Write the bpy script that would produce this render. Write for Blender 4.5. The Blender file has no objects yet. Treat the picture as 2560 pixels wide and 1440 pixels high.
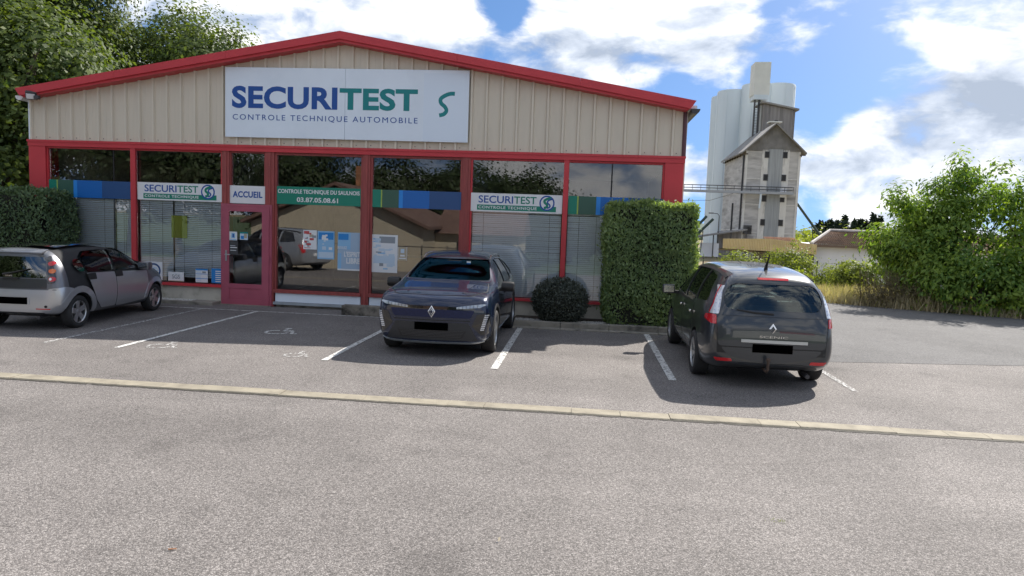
import bpy, bmesh, math, random
import numpy as np
from mathutils import Vector, Matrix
from mathutils.bvhtree import BVHTree

random.seed(7)
RNG = np.random.default_rng(11)
SC = bpy.context.scene
COL = SC.collection
R = math.radians

# ------------------------------------------------------------------ camera
F_PX, PITCH, ROLL, YAW = 1759.5, .0902, .0363, .0992
CAM = Vector((5.486, -15.623, 2.1))
cd = bpy.data.cameras.new('camera'); cam = bpy.data.objects.new('camera', cd); COL.objects.link(cam)
fw = Vector((-math.sin(YAW)*math.cos(PITCH), math.cos(YAW)*math.cos(PITCH), -math.sin(PITCH)))
r0 = Vector((math.cos(YAW), math.sin(YAW), 0)); u0 = r0.cross(fw)
rr = math.cos(ROLL)*r0 + math.sin(ROLL)*u0; uu = -math.sin(ROLL)*r0 + math.cos(ROLL)*u0
cam.matrix_world = Matrix(((rr.x, uu.x, -fw.x, CAM.x), (rr.y, uu.y, -fw.y, CAM.y), (rr.z, uu.z, -fw.z, CAM.z), (0, 0, 0, 1)))
cd.sensor_fit = 'HORIZONTAL'; cd.sensor_width = 36; cd.lens = F_PX/2560*36
cd.clip_start = .05; cd.clip_end = 6000
SC.camera = cam

# ------------------------------------------------------------------ light
SUN = Vector((.62, .80, 1.0)).normalized()
EL = math.asin(SUN.z); AZ = math.atan2(SUN.x, SUN.y)
sl = bpy.data.lights.new('sun', 'SUN'); sl.energy = 2.5; sl.angle = R(.5); sl.color = (1, .94, .86)
so = bpy.data.objects.new('sun', sl); COL.objects.link(so)
so.rotation_euler = SUN.to_track_quat('Z', 'Y').to_euler(); so.location = (10, 10, 40)

SC.view_settings.view_transform = 'Standard'; SC.view_settings.look = 'None'
SC.view_settings.exposure = 1.7; SC.view_settings.gamma = 1
SC.view_settings.use_curve_mapping = False
SC.render.engine = 'CYCLES'
SC.cycles.max_bounces = 10; SC.cycles.transparent_max_bounces = 24; SC.cycles.glossy_bounces = 5
SC.cycles.caustics_reflective = False; SC.cycles.caustics_refractive = False
SC.cycles.use_denoising = True

W = bpy.data.worlds.new('World'); SC.world = W; W.use_nodes = True
W.cycles.sampling_method = 'MANUAL'; W.cycles.sample_map_resolution = 512
def make_sky():
    nt = W.node_tree; N = nt.nodes; L = nt.links; N.clear()
    def nd(t, **k):
        n = N.new(t)
        for a, b in k.items(): setattr(n, a, b)
        return n
    def math_(op, a, b=None, c=None, clamp=False):
        n = nd('ShaderNodeMath', operation=op, use_clamp=clamp)
        for i, v in enumerate((a, b, c)):
            if v is None: continue
            if isinstance(v, (int, float)): n.inputs[i].default_value = v
            else: L.new(v, n.inputs[i])
        return n.outputs[0]
    def vmath(op, a, b):
        n = nd('ShaderNodeVectorMath', operation=op)
        for i, v in enumerate((a, b)):
            if isinstance(v, tuple): n.inputs[i].default_value = v
            else: L.new(v, n.inputs[i])
        return n.outputs['Value' if op == 'DOT_PRODUCT' else 'Vector']
    tc = nd('ShaderNodeTexCoord').outputs['Generated']
    sky = nd('ShaderNodeTexSky', sky_type='NISHITA', sun_disc=False, sun_elevation=EL, sun_rotation=AZ,
             altitude=200, air_density=1.0, dust_density=.3, ozone_density=2.0)
    hs = nd('ShaderNodeHueSaturation'); hs.inputs['Saturation'].default_value = 1.18; hs.inputs['Value'].default_value = .37
    L.new(vmath('ADD', tc, (0, 0, .30)), sky.inputs['Vector'])   # clear washed air: the blue stays deep down to the horizon
    L.new(sky.outputs[0], hs.inputs['Color'])
    v = vmath('MULTIPLY', tc, (1, 1, 2.1))
    wn = nd('ShaderNodeTexNoise'); wn.inputs['Scale'].default_value = 5; wn.inputs['Detail'].default_value = 3
    L.new(v, wn.inputs['Vector'])
    wv = vmath('SUBTRACT', wn.outputs['Color'], (.5, .5, .5)); wv = vmath('MULTIPLY', wv, (.10, .10, .10))
    v = vmath('ADD', v, wv)
    v = vmath('ADD', v, (3.1, 1.7, 5.2))
    def cloud(vec):
        n = nd('ShaderNodeTexNoise'); n.inputs['Scale'].default_value = 6.5
        n.inputs['Detail'].default_value = 9; n.inputs['Roughness'].default_value = .56
        L.new(vec, n.inputs['Vector']); return n.outputs['Fac']
    # big cloud banks (+) and blue holes (-) as broad lobes in the sky
    lobes = [((0.269, 0.946, 0.181), 0.0022, -0.29), ((0.234, 0.931, 0.28), 0.001, -0.26), ((0.329, 0.918, 0.22), 0.0014, -0.25), ((0.114, 0.979, 0.169), 0.001, -0.26), ((0.153, 0.979, 0.132), 0.0004, -0.22), ((0.151, 0.988, 0.018), 0.0006, -0.26), ((0.294, 0.956, 0.02), 0.0004, -0.26), ((-0.111, 0.954, 0.279), 0.0004, -0.26), ((0.399, 0.895, 0.197), 0.0008, -0.18), ((0.306, 0.943, 0.131), 0.0006, -0.15), ((0.061, 0.965, 0.253), 0.01, 0.06), ((0.166, 0.962, 0.218), 0.0016, 0.1), ((-0.278, 0.923, 0.264), 0.02, 0.04), ((0.244, 0.939, 0.243), 0.0008, 0.24), ((0.434, 0.867, 0.244), 0.004, 0.05), ((0.45, 0.881, 0.145), 0.004, 0.08), ((0.354, 0.922, 0.158), 0.0015, 0.08), ((0.422, 0.903, 0.076), 0.007, 0.1), ((0.321, 0.944, 0.076), 0.0016, 0.15), ((0.157, 0.984, 0.08), 0.0018, 0.16)]
    def bias(vec):
        out = None
        for d, w, a in lobes:
            d = Vector(d).normalized()
            dp = vmath('DOT_PRODUCT', vec, tuple(d))
            e = math_('MULTIPLY', math_('SUBTRACT', 1.0, dp), -1.0/w)
            g = math_('MULTIPLY', math_('EXPONENT', e), a)
            out = g if out is None else math_('ADD', out, g)
        return out
    bz = math_('ADD', bias(tc), .085)     # the same broken cover all round
    n1 = math_('ADD', cloud(v), bz)
    sv = Vector((SUN.x, SUN.y, SUN.z*2.1))
    n2 = math_('ADD', cloud(vmath('ADD', v, (.03, .012, .06))), bz)
    d = nd('ShaderNodeMapRange', interpolation_type='SMOOTHSTEP'); d.inputs['From Min'].default_value = .475; d.inputs['From Max'].default_value = .67
    L.new(n1, d.inputs['Value'])
    thick = nd('ShaderNodeMapRange', interpolation_type='SMOOTHSTEP'); thick.inputs['From Min'].default_value = .58; thick.inputs['From Max'].default_value = 1.0
    L.new(n1, thick.inputs['Value'])
    lit = math_('ADD', math_('MULTIPLY', math_('SUBTRACT', n1, n2), 3.6), .56, clamp=True)
    lit = math_('SUBTRACT', lit, math_('MULTIPLY', thick.outputs[0], .28), clamp=True)
    ramp = nd('ShaderNodeValToRGB'); cr = ramp.color_ramp
    cr.elements[0].position = 0; cr.elements[0].color = (.40, .46, .56, 1)
    cr.elements[1].position = .80; cr.elements[1].color = (1, 1, 1, 1)
    e = cr.elements.new(.36); e.color = (.62, .68, .78, 1)
    L.new(lit, ramp.inputs[0])
    cm = nd('ShaderNodeVectorMath', operation='SCALE'); cm.inputs['Scale'].default_value = 2.8
    L.new(ramp.outputs[0], cm.inputs[0])
    mx = nd('ShaderNodeMix', data_type='RGBA')
    L.new(math_('MULTIPLY', d.outputs[0], .97), mx.inputs[0]); L.new(hs.outputs[0], mx.inputs[6]); L.new(cm.outputs[0], mx.inputs[7])
    bg = nd('ShaderNodeBackground'); bg.inputs['Strength'].default_value = .14
    L.new(mx.outputs[2], bg.inputs['Color'])
    out = nd('ShaderNodeOutputWorld'); L.new(bg.outputs[0], out.inputs['Surface'])
make_sky()

# ------------------------------------------------------------------ materials
MATS = {}
def mat(name, col, rough=.6, metal=0, var=0, vscale=4, coat=0, spec=.5, bump=0, bscale=40, stretch=(1, 1, 1), dark=None, dscale=2, damt=.5, alpha=None):
    """plain procedural material: base colour with noise variation, optional stains and fine relief"""
    if name in MATS: return MATS[name]
    m = bpy.data.materials.new(name); m.use_nodes = True; nt = m.node_tree; N = nt.nodes; L = nt.links
    b = N['Principled BSDF']; b.inputs['Roughness'].default_value = rough; b.inputs['Metallic'].default_value = metal
    b.inputs['Coat Weight'].default_value = coat; b.inputs['Coat Roughness'].default_value = .03
    b.inputs['Specular IOR Level'].default_value = spec
    b.inputs['Base Color'].default_value = (*col, 1)
    tc = N.new('ShaderNodeTexCoord'); mp = N.new('ShaderNodeMapping'); mp.inputs['Scale'].default_value = stretch
    L.new(tc.outputs['Object'], mp.inputs[0])
    last = None
    if var:
        n = N.new('ShaderNodeTexNoise'); n.inputs['Scale'].default_value = vscale; n.inputs['Detail'].default_value = 6
        L.new(mp.outputs[0], n.inputs['Vector'])
        mr = N.new('ShaderNodeMapRange'); mr.inputs['From Min'].default_value = .3; mr.inputs['From Max'].default_value = .7
        mr.inputs['To Min'].default_value = 1-var; mr.inputs['To Max'].default_value = 1+var
        L.new(n.outputs['Fac'], mr.inputs['Value'])
        sc_ = N.new('ShaderNodeVectorMath'); sc_.operation = 'SCALE'; sc_.inputs[0].default_value = col
        L.new(mr.outputs[0], sc_.inputs['Scale']); last = sc_.outputs[0]
    if dark:
        n = N.new('ShaderNodeTexNoise'); n.inputs['Scale'].default_value = dscale; n.inputs['Detail'].default_value = 8; n.inputs['Roughness'].default_value = .65
        L.new(mp.outputs[0], n.inputs['Vector'])
        mr = N.new('ShaderNodeMapRange'); mr.inputs['From Min'].default_value = .5; mr.inputs['From Max'].default_value = .68; mr.inputs['To Max'].default_value = damt
        L.new(n.outputs['Fac'], mr.inputs['Value'])
        mx = N.new('ShaderNodeMix'); mx.data_type = 'RGBA'; mx.inputs[7].default_value = (*dark, 1)
        if last: L.new(last, mx.inputs[6])
        else: mx.inputs[6].default_value = (*col, 1)
        L.new(mr.outputs[0], mx.inputs[0]); last = mx.outputs[2]
    if last: L.new(last, b.inputs['Base Color'])
    if bump:
        n = N.new('ShaderNodeTexNoise'); n.inputs['Scale'].default_value = bscale; n.inputs['Detail'].default_value = 4
        L.new(mp.outputs[0], n.inputs['Vector'])
        bp = N.new('ShaderNodeBump'); bp.inputs['Strength'].default_value = bump; bp.inputs['Distance'].default_value = .02
        L.new(n.outputs['Fac'], bp.inputs['Height']); L.new(bp.outputs[0], b.inputs['Normal'])
    MATS[name] = m; return m

def glass_mat(name, tint, refl, rough=0.0, ior=1.5, rcol=(1, 1, 1)):
    """tinted pane: transparent body plus a coated reflecting surface"""
    if name in MATS: return MATS[name]
    m = bpy.data.materials.new(name); m.use_nodes = True; nt = m.node_tree; N = nt.nodes; L = nt.links; N.clear()
    t = N.new('ShaderNodeBsdfTransparent'); t.inputs[0].default_value = (*tint, 1)
    g = N.new('ShaderNodeBsdfGlossy'); g.inputs['Roughness'].default_value = rough; g.inputs['Color'].default_value = (*rcol, 1)
    fr = N.new('ShaderNodeFresnel'); fr.inputs[0].default_value = ior
    ad = N.new('ShaderNodeMath'); ad.operation = 'ADD'; ad.inputs[1].default_value = refl; ad.use_clamp = True
    L.new(fr.outputs[0], ad.inputs[0])
    mx = N.new('ShaderNodeMixShader'); L.new(ad.outputs[0], mx.inputs[0]); L.new(t.outputs[0], mx.inputs[1]); L.new(g.outputs[0], mx.inputs[2])
    o = N.new('ShaderNodeOutputMaterial'); L.new(mx.outputs[0], o.inputs[0])
    MATS[name] = m; return m

def asphalt_mat(name, base, contrast, scale, patch=.12, warm=(.02, 0, -.02), crack=False):
    m = bpy.data.materials.new(name); m.use_nodes = True; nt = m.node_tree; N = nt.nodes; L = nt.links
    b = N['Principled BSDF']; b.inputs['Roughness'].default_value = .85; b.inputs['Specular IOR Level'].default_value = .3
    tc = N.new('ShaderNodeTexCoord')
    vo = N.new('ShaderNodeTexVoronoi'); vo.inputs['Scale'].default_value = scale; L.new(tc.outputs['Object'], vo.inputs['Vector'])
    sep = N.new('ShaderNodeSeparateColor'); L.new(vo.outputs['Color'], sep.inputs[0])
    ramp = N.new('ShaderNodeValToRGB'); cr = ramp.color_ramp; cr.interpolation = 'LINEAR'
    lo = tuple(base*(1-contrast)+w*.3 for w in warm); md = tuple(base*.96+w*.7 for w in warm); hi = tuple(base*(1+1.5*contrast)+w for w in warm)
    cr.elements[0].color = (*lo, 1); cr.elements[1].color = (*hi, 1)
    e = cr.elements.new(.55); e.color = (*md, 1)
    L.new(sep.outputs[0], ramp.inputs[0])
    # dark binder between the stones
    db = N.new('ShaderNodeMapRange'); db.inputs['From Min'].default_value = .25; db.inputs['From Max'].default_value = .62; db.inputs['To Min'].default_value = 1.0; db.inputs['To Max'].default_value = 1-contrast*.75
    L.new(vo.outputs['Distance'], db.inputs['Value'])
    # patches of wear, several scales
    def nz(s, lo_, hi_, det=5):
        n = N.new('ShaderNodeTexNoise'); n.inputs['Scale'].default_value = s; n.inputs['Detail'].default_value = det; L.new(tc.outputs['Object'], n.inputs['Vector'])
        mr = N.new('ShaderNodeMapRange'); mr.inputs['From Min'].default_value = .3; mr.inputs['From Max'].default_value = .7
        mr.inputs['To Min'].default_value = lo_; mr.inputs['To Max'].default_value = hi_; L.new(n.outputs['Fac'], mr.inputs['Value']); return mr.outputs[0]
    def mul(a, c):
        n = N.new('ShaderNodeMath'); n.operation = 'MULTIPLY'; L.new(a, n.inputs[0]); L.new(c, n.inputs[1]); return n.outputs[0]
    fac = mul(mul(nz(.35, 1-patch, 1+patch), nz(2.2, 1-patch*.6, 1+patch*.6)), nz(scale*.28, 1-contrast*.42, 1+contrast*.42, 2))
    fac = mul(fac, db.outputs[0])
    if crack:
        # oil spots, tyre-worn bands along the driving direction and hairline cracks
        def stretched(sx, sy, s, a, b_, lo_, hi_, det=4):
            mp = N.new('ShaderNodeMapping'); mp.inputs['Scale'].default_value = (sx, sy, 1); L.new(tc.outputs['Object'], mp.inputs[0])
            n = N.new('ShaderNodeTexNoise'); n.inputs['Scale'].default_value = s; n.inputs['Detail'].default_value = det; L.new(mp.outputs[0], n.inputs['Vector'])
            mr = N.new('ShaderNodeMapRange'); mr.inputs['From Min'].default_value = a; mr.inputs['From Max'].default_value = b_; mr.inputs['To Min'].default_value = lo_; mr.inputs['To Max'].default_value = hi_
            L.new(n.outputs['Fac'], mr.inputs['Value']); return mr.outputs[0]
        fac = mul(fac, stretched(1, 1, .9, .60, .74, 1.0, .72, 6))
        fac = mul(fac, stretched(.12, 1.0, .8, .35, .65, .90, 1.09))
        fac = mul(fac, stretched(.9, .15, 1.1, .38, .66, .94, 1.06))
        wv_ = N.new('ShaderNodeTexNoise'); wv_.inputs['Scale'].default_value = 1.5; wv_.inputs['Detail'].default_value = 5; L.new(tc.outputs['Object'], wv_.inputs['Vector'])
        mxv = N.new('ShaderNodeMix'); mxv.data_type = 'VECTOR'; mxv.inputs[0].default_value = .35; L.new(tc.outputs['Object'], mxv.inputs[4]); L.new(wv_.outputs['Color'], mxv.inputs[5])
        ve = N.new('ShaderNodeTexVoronoi'); ve.feature = 'DISTANCE_TO_EDGE'; ve.inputs['Scale'].default_value = .25; L.new(mxv.outputs[1], ve.inputs['Vector'])
        ce = N.new('ShaderNodeMapRange'); ce.inputs['From Min'].default_value = .0; ce.inputs['From Max'].default_value = .004; ce.inputs['To Min'].default_value = .86; ce.inputs['To Max'].default_value = 1.0
        L.new(ve.outputs['Distance'], ce.inputs['Value']); fac = mul(fac, ce.outputs[0])
    sc_ = N.new('ShaderNodeVectorMath'); sc_.operation = 'SCALE'; L.new(ramp.outputs[0], sc_.inputs[0]); L.new(fac, sc_.inputs['Scale'])
    L.new(sc_.outputs[0], b.inputs['Base Color'])
    bp = N.new('ShaderNodeBump'); bp.inputs['Strength'].default_value = .5; bp.inputs['Distance'].default_value = .006; bp.invert = True
    L.new(vo.outputs['Distance'], bp.inputs['Height']); L.new(bp.outputs[0], b.inputs['Normal'])
    MATS[name] = m; return m

def paint_mark_mat(name, col, wear, scale=18):
    """worn road paint: holes where the stones show through"""
    m = bpy.data.materials.new(name); m.use_nodes = True; nt = m.node_tree; N = nt.nodes; L = nt.links
    b = N['Principled BSDF']; b.inputs['Base Color'].default_value = (*col, 1); b.inputs['Roughness'].default_value = .8
    tc = N.new('ShaderNodeTexCoord'); n = N.new('ShaderNodeTexNoise'); n.inputs['Scale'].default_value = scale; n.inputs['Detail'].default_value = 9; n.inputs['Roughness'].default_value = .75
    L.new(tc.outputs['Object'], n.inputs['Vector'])
    mr = N.new('ShaderNodeMapRange'); mr.inputs['From Min'].default_value = wear-.05; mr.inputs['From Max'].default_value = wear+.06; L.new(n.outputs['Fac'], mr.inputs['Value'])
    L.new(mr.outputs[0], b.inputs['Alpha'])
    MATS[name] = m; return m

def leaf_mat(name, dark, light, trans=.35, rough=.55):
    m = bpy.data.materials.new(name); m.use_nodes = True; nt = m.node_tree; N = nt.nodes; L = nt.links
    b = N['Principled BSDF']; b.inputs['Roughness'].default_value = rough; b.inputs['Specular IOR Level'].default_value = .3
    g = N.new('ShaderNodeNewGeometry'); ramp = N.new('ShaderNodeValToRGB')
    ramp.color_ramp.elements[0].color = (*dark, 1); ramp.color_ramp.elements[1].color = (*light, 1)
    tc = N.new('ShaderNodeTexCoord'); n = N.new('ShaderNodeTexNoise'); n.inputs['Scale'].default_value = .7; n.inputs['Detail'].default_value = 3; L.new(tc.outputs['Object'], n.inputs['Vector'])
    a = N.new('ShaderNodeMath'); a.operation = 'MULTIPLY_ADD'; a.inputs[1].default_value = .6; L.new(g.outputs['Random Per Island'], a.inputs[0])
    s = N.new('ShaderNodeMath'); s.operation = 'MULTIPLY_ADD'; s.inputs[1].default_value = 1.2; s.inputs[2].default_value = -.4; L.new(n.outputs['Fac'], s.inputs[0])
    L.new(s.outputs[0], a.inputs[2]); L.new(a.outputs[0], ramp.inputs[0]); L.new(ramp.outputs[0], b.inputs['Base Color'])
    t = N.new('ShaderNodeBsdfTranslucent'); hs = N.new('ShaderNodeMix'); hs.data_type = 'RGBA'; hs.blend_type = 'MULTIPLY'; hs.inputs[0].default_value = 1
    hs.inputs[7].default_value = (1.5, 1.5, .45, 1); L.new(ramp.outputs[0], hs.inputs[6]); L.new(hs.outputs[2], t.inputs[0])
    mx = N.new('ShaderNodeMixShader'); mx.inputs[0].default_value = trans
    L.new(b.outputs[0], mx.inputs[1]); L.new(t.outputs[0], mx.inputs[2]); L.new(mx.outputs[0], N['Material Output'].inputs[0])
    MATS[name] = m; return m

# ------------------------------------------------------------------ mesh helpers
class MB:
    def __init__(s): s.v = []; s.f = []; s.m = []
    def quad(s, a, b, c, d, m=0):
        n = len(s.v); s.v += [a, b, c, d]; s.f.append((n, n+1, n+2, n+3)); s.m.append(m); return s
    def poly(s, pts, m=0):
        n = len(s.v); s.v += list(pts); s.f.append(tuple(range(n, n+len(pts)))); s.m.append(m); return s
    def box(s, x0, x1, y0, y1, z0, z1, m=0):
        n = len(s.v)
        s.v += [(x0, y0, z0), (x1, y0, z0), (x1, y1, z0), (x0, y1, z0), (x0, y0, z1), (x1, y0, z1), (x1, y1, z1), (x0, y1, z1)]
        for q in ((0, 3, 2, 1), (4, 5, 6, 7), (0, 1, 5, 4), (1, 2, 6, 5), (2, 3, 7, 6), (3, 0, 4, 7)):
            s.f.append(tuple(n+i for i in q)); s.m.append(m)
        return s
    def prism(s, pts, ax, a, b, m=0):
        """polygon pts (2D) extruded along axis ax from a to b. ax y: pts=(x,z); ax x: pts=(y,z); ax z: pts=(x,y)"""
        def P(p, t): return {'y': (p[0], t, p[1]), 'x': (t, p[0], p[1]), 'z': (p[0], p[1], t)}[ax]
        n = len(s.v); k = len(pts)
        s.v += [P(p, a) for p in pts] + [P(p, b) for p in pts]
        s.f.append(tuple(range(n, n+k))); s.m.append(m)
        s.f.append(tuple(range(n+2*k-1, n+k-1, -1))); s.m.append(m)
        for i in range(k):
            j = (i+1) % k; s.f.append((n+j, n+i, n+k+i, n+k+j)); s.m.append(m)
        return s
    def tube(s, pts, rad, seg=8, m=0, cap=True):
        pts = [Vector(p) for p in pts]; k = len(pts)
        if not isinstance(rad, (list, tuple)): rad = [rad]*k
        base = len(s.v); up = None
        for i, p in enumerate(pts):
            t = (pts[min(i+1, k-1)] - pts[max(i-1, 0)]).normalized()
            if up is None: up = t.orthogonal().normalized()
            up = (up - t*up.dot(t)); up = up.normalized() if up.length > 1e-6 else t.orthogonal().normalized()
            w = t.cross(up)
            for q in range(seg):
                a = 2*math.pi*q/seg; o = up*math.cos(a)+w*math.sin(a); s.v.append(tuple(p+o*rad[i]))
        for i in range(k-1):
            for q in range(seg):
                a = base+i*seg+q; b = base+i*seg+(q+1) % seg
                s.f.append((a, b, b+seg, a+seg)); s.m.append(m)
        if cap:
            s.f.append(tuple(base+q for q in range(seg-1, -1, -1))); s.m.append(m)
            s.f.append(tuple(base+(k-1)*seg+q for q in range(seg))); s.m.append(m)
        return s
    def lathe(s, prof, seg=32, ax='y', c=(0, 0, 0), m=0, closed=False):
        """profile (r, t) turned about axis"""
        n = len(s.v); k = len(prof)
        for r_, t in prof:
            for q in range(seg):
                a = 2*math.pi*q/seg; x, y = r_*math.cos(a), r_*math.sin(a)
                p = {'y': (x, t, y), 'z': (x, y, t), 'x': (t, x, y)}[ax]
                s.v.append((p[0]+c[0], p[1]+c[1], p[2]+c[2]))
        for i in range(k if closed else k-1):
            for q in range(seg):
                a = n+i*seg+q; b = n+i*seg+(q+1) % seg; i2 = (i+1) % k
                c2 = n+i2*seg+(q+1) % seg; d = n+i2*seg+q
                s.f.append((a, b, c2, d)); s.m.append(m)
        return s
    def mesh(s, name):
        me = bpy.data.meshes.new(name); me.from_pydata([tuple(v) for v in s.v], [], s.f)
        if any(s.m): me.polygons.foreach_set('material_index', s.m)
        me.update(); return me

def fix_normals(me):
    bm = bmesh.new(); bm.from_mesh(me); bmesh.ops.recalc_face_normals(bm, faces=bm.faces); bm.to_mesh(me); bm.free()

def obj(name, geo, mats, parent=None, loc=None, rot=None, smooth=None, bevel=0, label=None, cat=None, group=None, kind=None, fix=True):
    me = geo.mesh(name) if isinstance(geo, MB) else geo
    if fix and isinstance(geo, MB): fix_normals(me)
    for m in (mats if isinstance(mats, (list, tuple)) else [mats]): me.materials.append(m)
    if bevel:
        bm = bmesh.new(); bm.from_mesh(me); bmesh.ops.remove_doubles(bm, verts=bm.verts, dist=1e-5)
        eds = [e for e in bm.edges if len(e.link_faces) == 2 and e.calc_face_angle(0) > .5]
        bmesh.ops.bevel(bm, geom=eds, offset=bevel, segments=2, affect='EDGES', profile=.6, clamp_overlap=True); bm.to_mesh(me); bm.free()
    if smooth is not None:
        me.polygons.foreach_set('use_smooth', [True]*len(me.polygons)); me.set_sharp_from_angle(angle=R(smooth))
    o = bpy.data.objects.new(name, me); COL.objects.link(o)
    if parent: o.parent = parent
    if loc: o.location = loc
    if rot: o.rotation_euler = rot
    tag(o, label, cat, group, kind); return o
def tag(o, label=None, cat=None, group=None, kind=None):
    if label: o['label'] = label
    if cat: o['category'] = cat
    if group: o['group'] = group
    if kind: o['kind'] = kind
    return o
def thing(name, label, cat, loc=(0, 0, 0), rz=0, group=None, kind=None):
    o = bpy.data.objects.new(name, None); COL.objects.link(o); o.location = loc; o.rotation_euler = (0, 0, rz)
    o.empty_display_size = .2
    return tag(o, label, cat, group, kind)
def inst(name, src, parent=None, loc=None, rot=None, scale=None):
    """another object sharing src's mesh"""
    o = src.copy(); o.name = name; COL.objects.link(o); o.parent = parent
    if loc is not None: o.location = loc
    if rot is not None: o.rotation_euler = rot
    if scale is not None: o.scale = scale
    return o
def copy_tree(o, parent=None):
    c = o.copy(); COL.objects.link(c); c.parent = parent
    for ch in list(o.children): copy_tree(ch, c)
    return c

def np_mesh(name, verts, faces_n, nper):
    """fast mesh: verts (N,3), faces as consecutive groups of nper verts"""
    me = bpy.data.meshes.new(name); nv = len(verts); nf = nv//nper
    me.vertices.add(nv); me.vertices.foreach_set('co', np.ascontiguousarray(verts, dtype=np.float32).ravel())
    me.loops.add(nv); me.loops.foreach_set('vertex_index', np.arange(nv, dtype=np.int32))
    me.polygons.add(nf); me.polygons.foreach_set('loop_start', np.arange(0, nv, nper, dtype=np.int32))
    me.polygons.foreach_set('loop_total', np.full(nf, nper, dtype=np.int32))
    me.update(calc_edges=True); return me

def unit(a): return a/np.maximum(np.linalg.norm(a, axis=-1, keepdims=True), 1e-9)
def leaves(name, pts, nrm, size, aspect=.55, droop=None, jit=.35):
    """pts (N,3) leaf bases, nrm (N,3) facing; a folded four-cornered leaf each"""
    n = len(pts); nrm = unit(nrm + RNG.normal(0, jit, (n, 3)))
    a = RNG.normal(0, 1, (n, 3))
    if droop is not None: a = a*.6 + np.array(droop)
    t = unit(a - nrm*(a*nrm).sum(1, keepdims=True)); b = np.cross(nrm, t)
    s = (size*RNG.uniform(.6, 1.35, n))[:, None]
    v = np.stack([pts, pts+t*s*.5+b*s*aspect*.5+nrm*s*.08, pts+t*s, pts+t*s*.45-b*s*aspect*.5+nrm*s*.08], 1).reshape(-1, 3)
    return np_mesh(name, v, None, 4)

def ribbon(pts, w):
    """flat 2D strip along a polyline -> polygon outline"""
    L_, R_ = [], []
    k = len(pts)
    for i, p in enumerate(pts):
        a = pts[max(i-1, 0)]; b = pts[min(i+1, k-1)]; dx, dy = b[0]-a[0], b[1]-a[1]; l = math.hypot(dx, dy) or 1
        ww = w[i] if isinstance(w, (list, tuple)) else w
        L_.append((p[0]-dy/l*ww/2, p[1]+dx/l*ww/2)); R_.append((p[0]+dy/l*ww/2, p[1]-dx/l*ww/2))
    return L_, R_
def ribbon_mb(mb, pts, w, to3, m=0):
    l, r_ = ribbon(pts, w)
    for i in range(len(pts)-1): mb.quad(to3(l[i]), to3(l[i+1]), to3(r_[i+1]), to3(r_[i]), m)
    return mb

_font = {}
def text_mb(s, x0, x1, z0, z1, y, bold=0.0, spacing=1.0, depth=.004, m=0):
    """lettering in the XZ plane facing -Y, fitted to the box"""
    key = (s, bold, spacing)
    if key not in _font:
        c = bpy.data.curves.new('t', 'FONT'); c.body = s; c.size = 1; c.offset = bold; c.space_character = spacing; c.resolution_u = 4; c.fill_mode = 'FRONT'
        o = bpy.data.objects.new('t', c); COL.objects.link(o)
        me = bpy.data.meshes.new_from_object(o.evaluated_get(bpy.context.evaluated_depsgraph_get()))
        vs = [tuple(v.co[:2]) for v in me.vertices]; fs = [tuple(p.vertices) for p in me.polygons]
        bpy.data.objects.remove(o); bpy.data.curves.remove(c); bpy.data.meshes.remove(me); _font[key] = (vs, fs)
    vs, fs = _font[key]
    xa, xb = min(v[0] for v in vs), max(v[0] for v in vs); ya, yb = min(v[1] for v in vs), max(v[1] for v in vs)
    mb = MB(); n = len(vs)
    P = [(x0+(v[0]-xa)/(xb-xa)*(x1-x0), z0+(v[1]-ya)/(yb-ya)*(z1-z0)) for v in vs]
    mb.v = [(p[0], y, p[1]) for p in P]; mb.f = list(fs); mb.m = [m]*len(fs)
    # rims so that the letters have thickness
    from collections import Counter
    cnt = Counter()
    for f in fs:
        for i in range(len(f)): cnt[tuple(sorted((f[i], f[(i+1) % len(f)])))] += 1
    mb.v += [(p[0], y+depth, p[1]) for p in P]
    for (a, b), k in cnt.items():
        if k == 1: mb.f.append((a, b, b+n, a+n)); mb.m.append(m)
    return mb
def merge(*mbs):
    o = MB()
    for b in mbs:
        n = len(o.v); o.v += b.v; o.f += [tuple(i+n for i in f) for f in b.f]; o.m += b.m
    return o

# ------------------------------------------------------------------ palette
M_LOT = asphalt_mat('chipseal_asphalt', .20, .46, 125, .10, (.034, .008, -.008), True)
M_ROAD = asphalt_mat('smooth_asphalt', .14, .28, 75, .14, (.004, .001, .002))
M_GROUND = mat('dry_ground', (.21, .165, .085), .95, var=.35, vscale=1.3, dark=(.07, .10, .03), dscale=.35, damt=.8, bump=.6, bscale=12)
M_KERB = mat('kerb_concrete', (.285, .255, .195), .85, var=.16, vscale=5, dark=(.15, .13, .10), dscale=2.2, damt=.7, bump=.4, bscale=60)
M_CONC = mat('weathered_concrete', (.27, .25, .21), .9, var=.2, vscale=3, dark=(.05, .05, .045), dscale=2.6, damt=.8, bump=.4, bscale=30)
M_PLINTH = mat('stained_plinth', (.52, .49, .42), .9, var=.14, vscale=2, dark=(.13, .12, .06), dscale=1.7, damt=.7, bump=.25, bscale=25)
M_WHITE_MARK = paint_mark_mat('worn_white_paint', (.62, .62, .60), .44)
M_FAINT_MARK = paint_mark_mat('faded_white_paint', (.58, .58, .57), .51, 26)
M_RED = mat('red_metal', (.56, .048, .06), .45, var=.06, vscale=2, spec=.4)
M_REDWOOD = mat('red_brown_wood', (.32, .065, .06), .6, var=.22, vscale=6, stretch=(6, 6, .6), dark=(.10, .03, .03), dscale=3, damt=.5)
M_DOOR = mat('maroon_door_paint', (.38, .085, .13), .5, var=.08, vscale=3)
M_CLAD = mat('beige_cladding', (.69, .625, .515), .5, var=.02, vscale=1.2, stretch=(2, 1, .5), dark=(.56, .50, .41), dscale=.9, damt=.3)
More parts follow.
